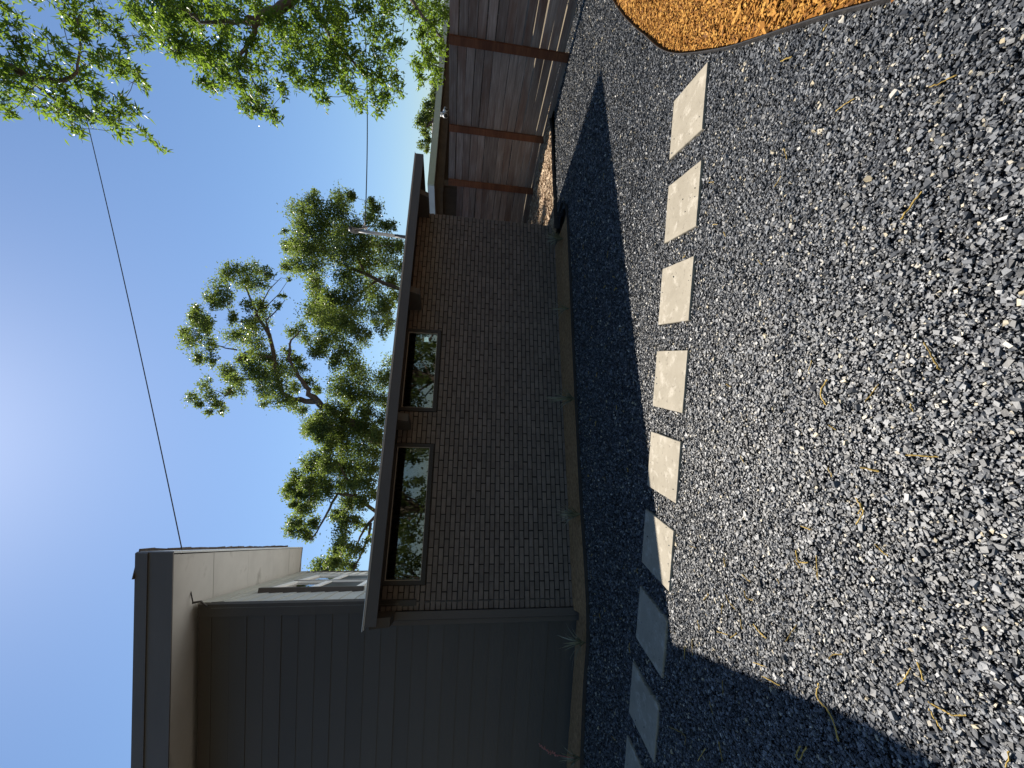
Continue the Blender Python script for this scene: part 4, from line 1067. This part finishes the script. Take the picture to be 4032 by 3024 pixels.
cat_px += [Dc(l) for l in ([(1960,984),(2000,985),(2030,987)],[(1850,1075),(1862,1095),(1855,1110)],[(1790,820),(1775,845),(1785,875)],[(1900,830),(1885,850),(1870,868)],[(1968,870),(1975,890)],[(1998,740),(2015,770),(2032,798)],[(1755,780),(1748,800)],[(1790,918),(1808,930)],[(1860,1010),(1900,1018)],[(1790,1010),(1800,1030)],[(1600,985),(1608,1000)],[(1570,830),(1580,836)],[(1455,830),(1460,815)],[(1718,1210),(1730,1228)],[(1680,1250),(1685,1262)])]
def flat_(p): return Vector((*gnd(p[0], p[1], 0.012), 0.0))
ORD = ['first', 'second', 'third', 'fourth', 'fifth', 'sixth', 'seventh', 'eighth', 'ninth']
def catkin_label(pts, shade):
    L = sum((pts[i + 1] - pts[i]).length for i in range(len(pts) - 1)); ch = (pts[-1] - pts[0]).length / max(L, 1e-6)
    shape = 'curled' if ch < 0.8 else ('bent' if ch < 0.965 else 'straight'); size = 'long' if L > 0.10 else ('short' if L < 0.05 else 'slender')
    c = sum(pts, Vector()) / len(pts)
    dd = [math.hypot(c.x - q[0], c.y - q[1]) for q in STONES]; i = int(np.argmin(dd))
    side = 'behind' if c.y > STONES[i][1] + 0.23 else ('before' if c.y < STONES[i][1] - 0.23 else 'beside')
    far = 'close ' if dd[i] < 0.5 else ('well ' if dd[i] > 1.2 else '')
    return '%s %s %s catkin %s%s the %s stepping stone from the orange mulch' % (size, shape, 'shaded' if shade else 'golden', far, side, ORD[i])
def catkin(pts, label, k):
    c = sum(pts, Vector()) / len(pts); r = random.Random(k); n = max(6, int(6 * (len(pts))))
    sm_ = smooth_line([np.array([p.x, p.y, 0]) for p in pts], max(3, n // len(pts)))
    P = [(p[0] - c.x + r.gauss(0, 0.001), p[1] - c.y + r.gauss(0, 0.001), 0.0 + r.gauss(0, 0.0015)) for p in sm_]
    m = MB().tube(P, [(0.0014 + 0.0014 * r.random() + 0.0006 * (i % 2)) * (1.35 if k % 3 == 0 else 0.9) for i in range(len(P))], 5)
    o = m.build('catkin', M_CATKIN); o.location = (c.x, c.y, 0.016)
    tag(o, label, 'catkin', 'fallen catkins on the gravel'); return o
k = 0
for l in cat_px:
    pts = [flat_(p) for p in l]
    if not keep_gravel(np.array([pts[0].x]), np.array([pts[0].y]))[0]: continue
    c = sum(pts, Vector()) / len(pts)
    shade = (c.x < -1.15 - 0.29 * (c.y - 1.2)) or (c.y > 3.70 + 0.36 * c.x)
    catkin(pts, catkin_label(pts, shade), k); k += 1
for q in range(46):
    for tr in range(30):
        x = random.uniform(-4.2, 2.6); y = random.uniform(1.6, 5.8)
        if keep_gravel(np.array([x]), np.array([y]))[0] and (y > 3.75 + 0.36 * x) and abs(x) < 0.9 * y: break
    a = random.uniform(0, 6.28); L = random.uniform(0.03, 0.09)
    b = a + random.gauss(0, 0.7); p0 = Vector((x, y, 0)); p1 = p0 + Vector((math.cos(a), math.sin(a), 0)) * L / 2; p2 = p1 + Vector((math.cos(b), math.sin(b), 0)) * L / 2
    catkin([p0, p1, p2], catkin_label([p0, p1, p2], True), 500 + q)
print('gravel stones', N_GRAVEL, 'bricks', len(spec_list), 'tris', sum(sum(len(p.vertices) - 2 for p in me.polygons) if len(me.polygons) < 20000 else int(len(me.loops) - 2 * len(me.polygons)) for me in {o.data for o in bpy.data.objects if o.type == 'MESH'}))
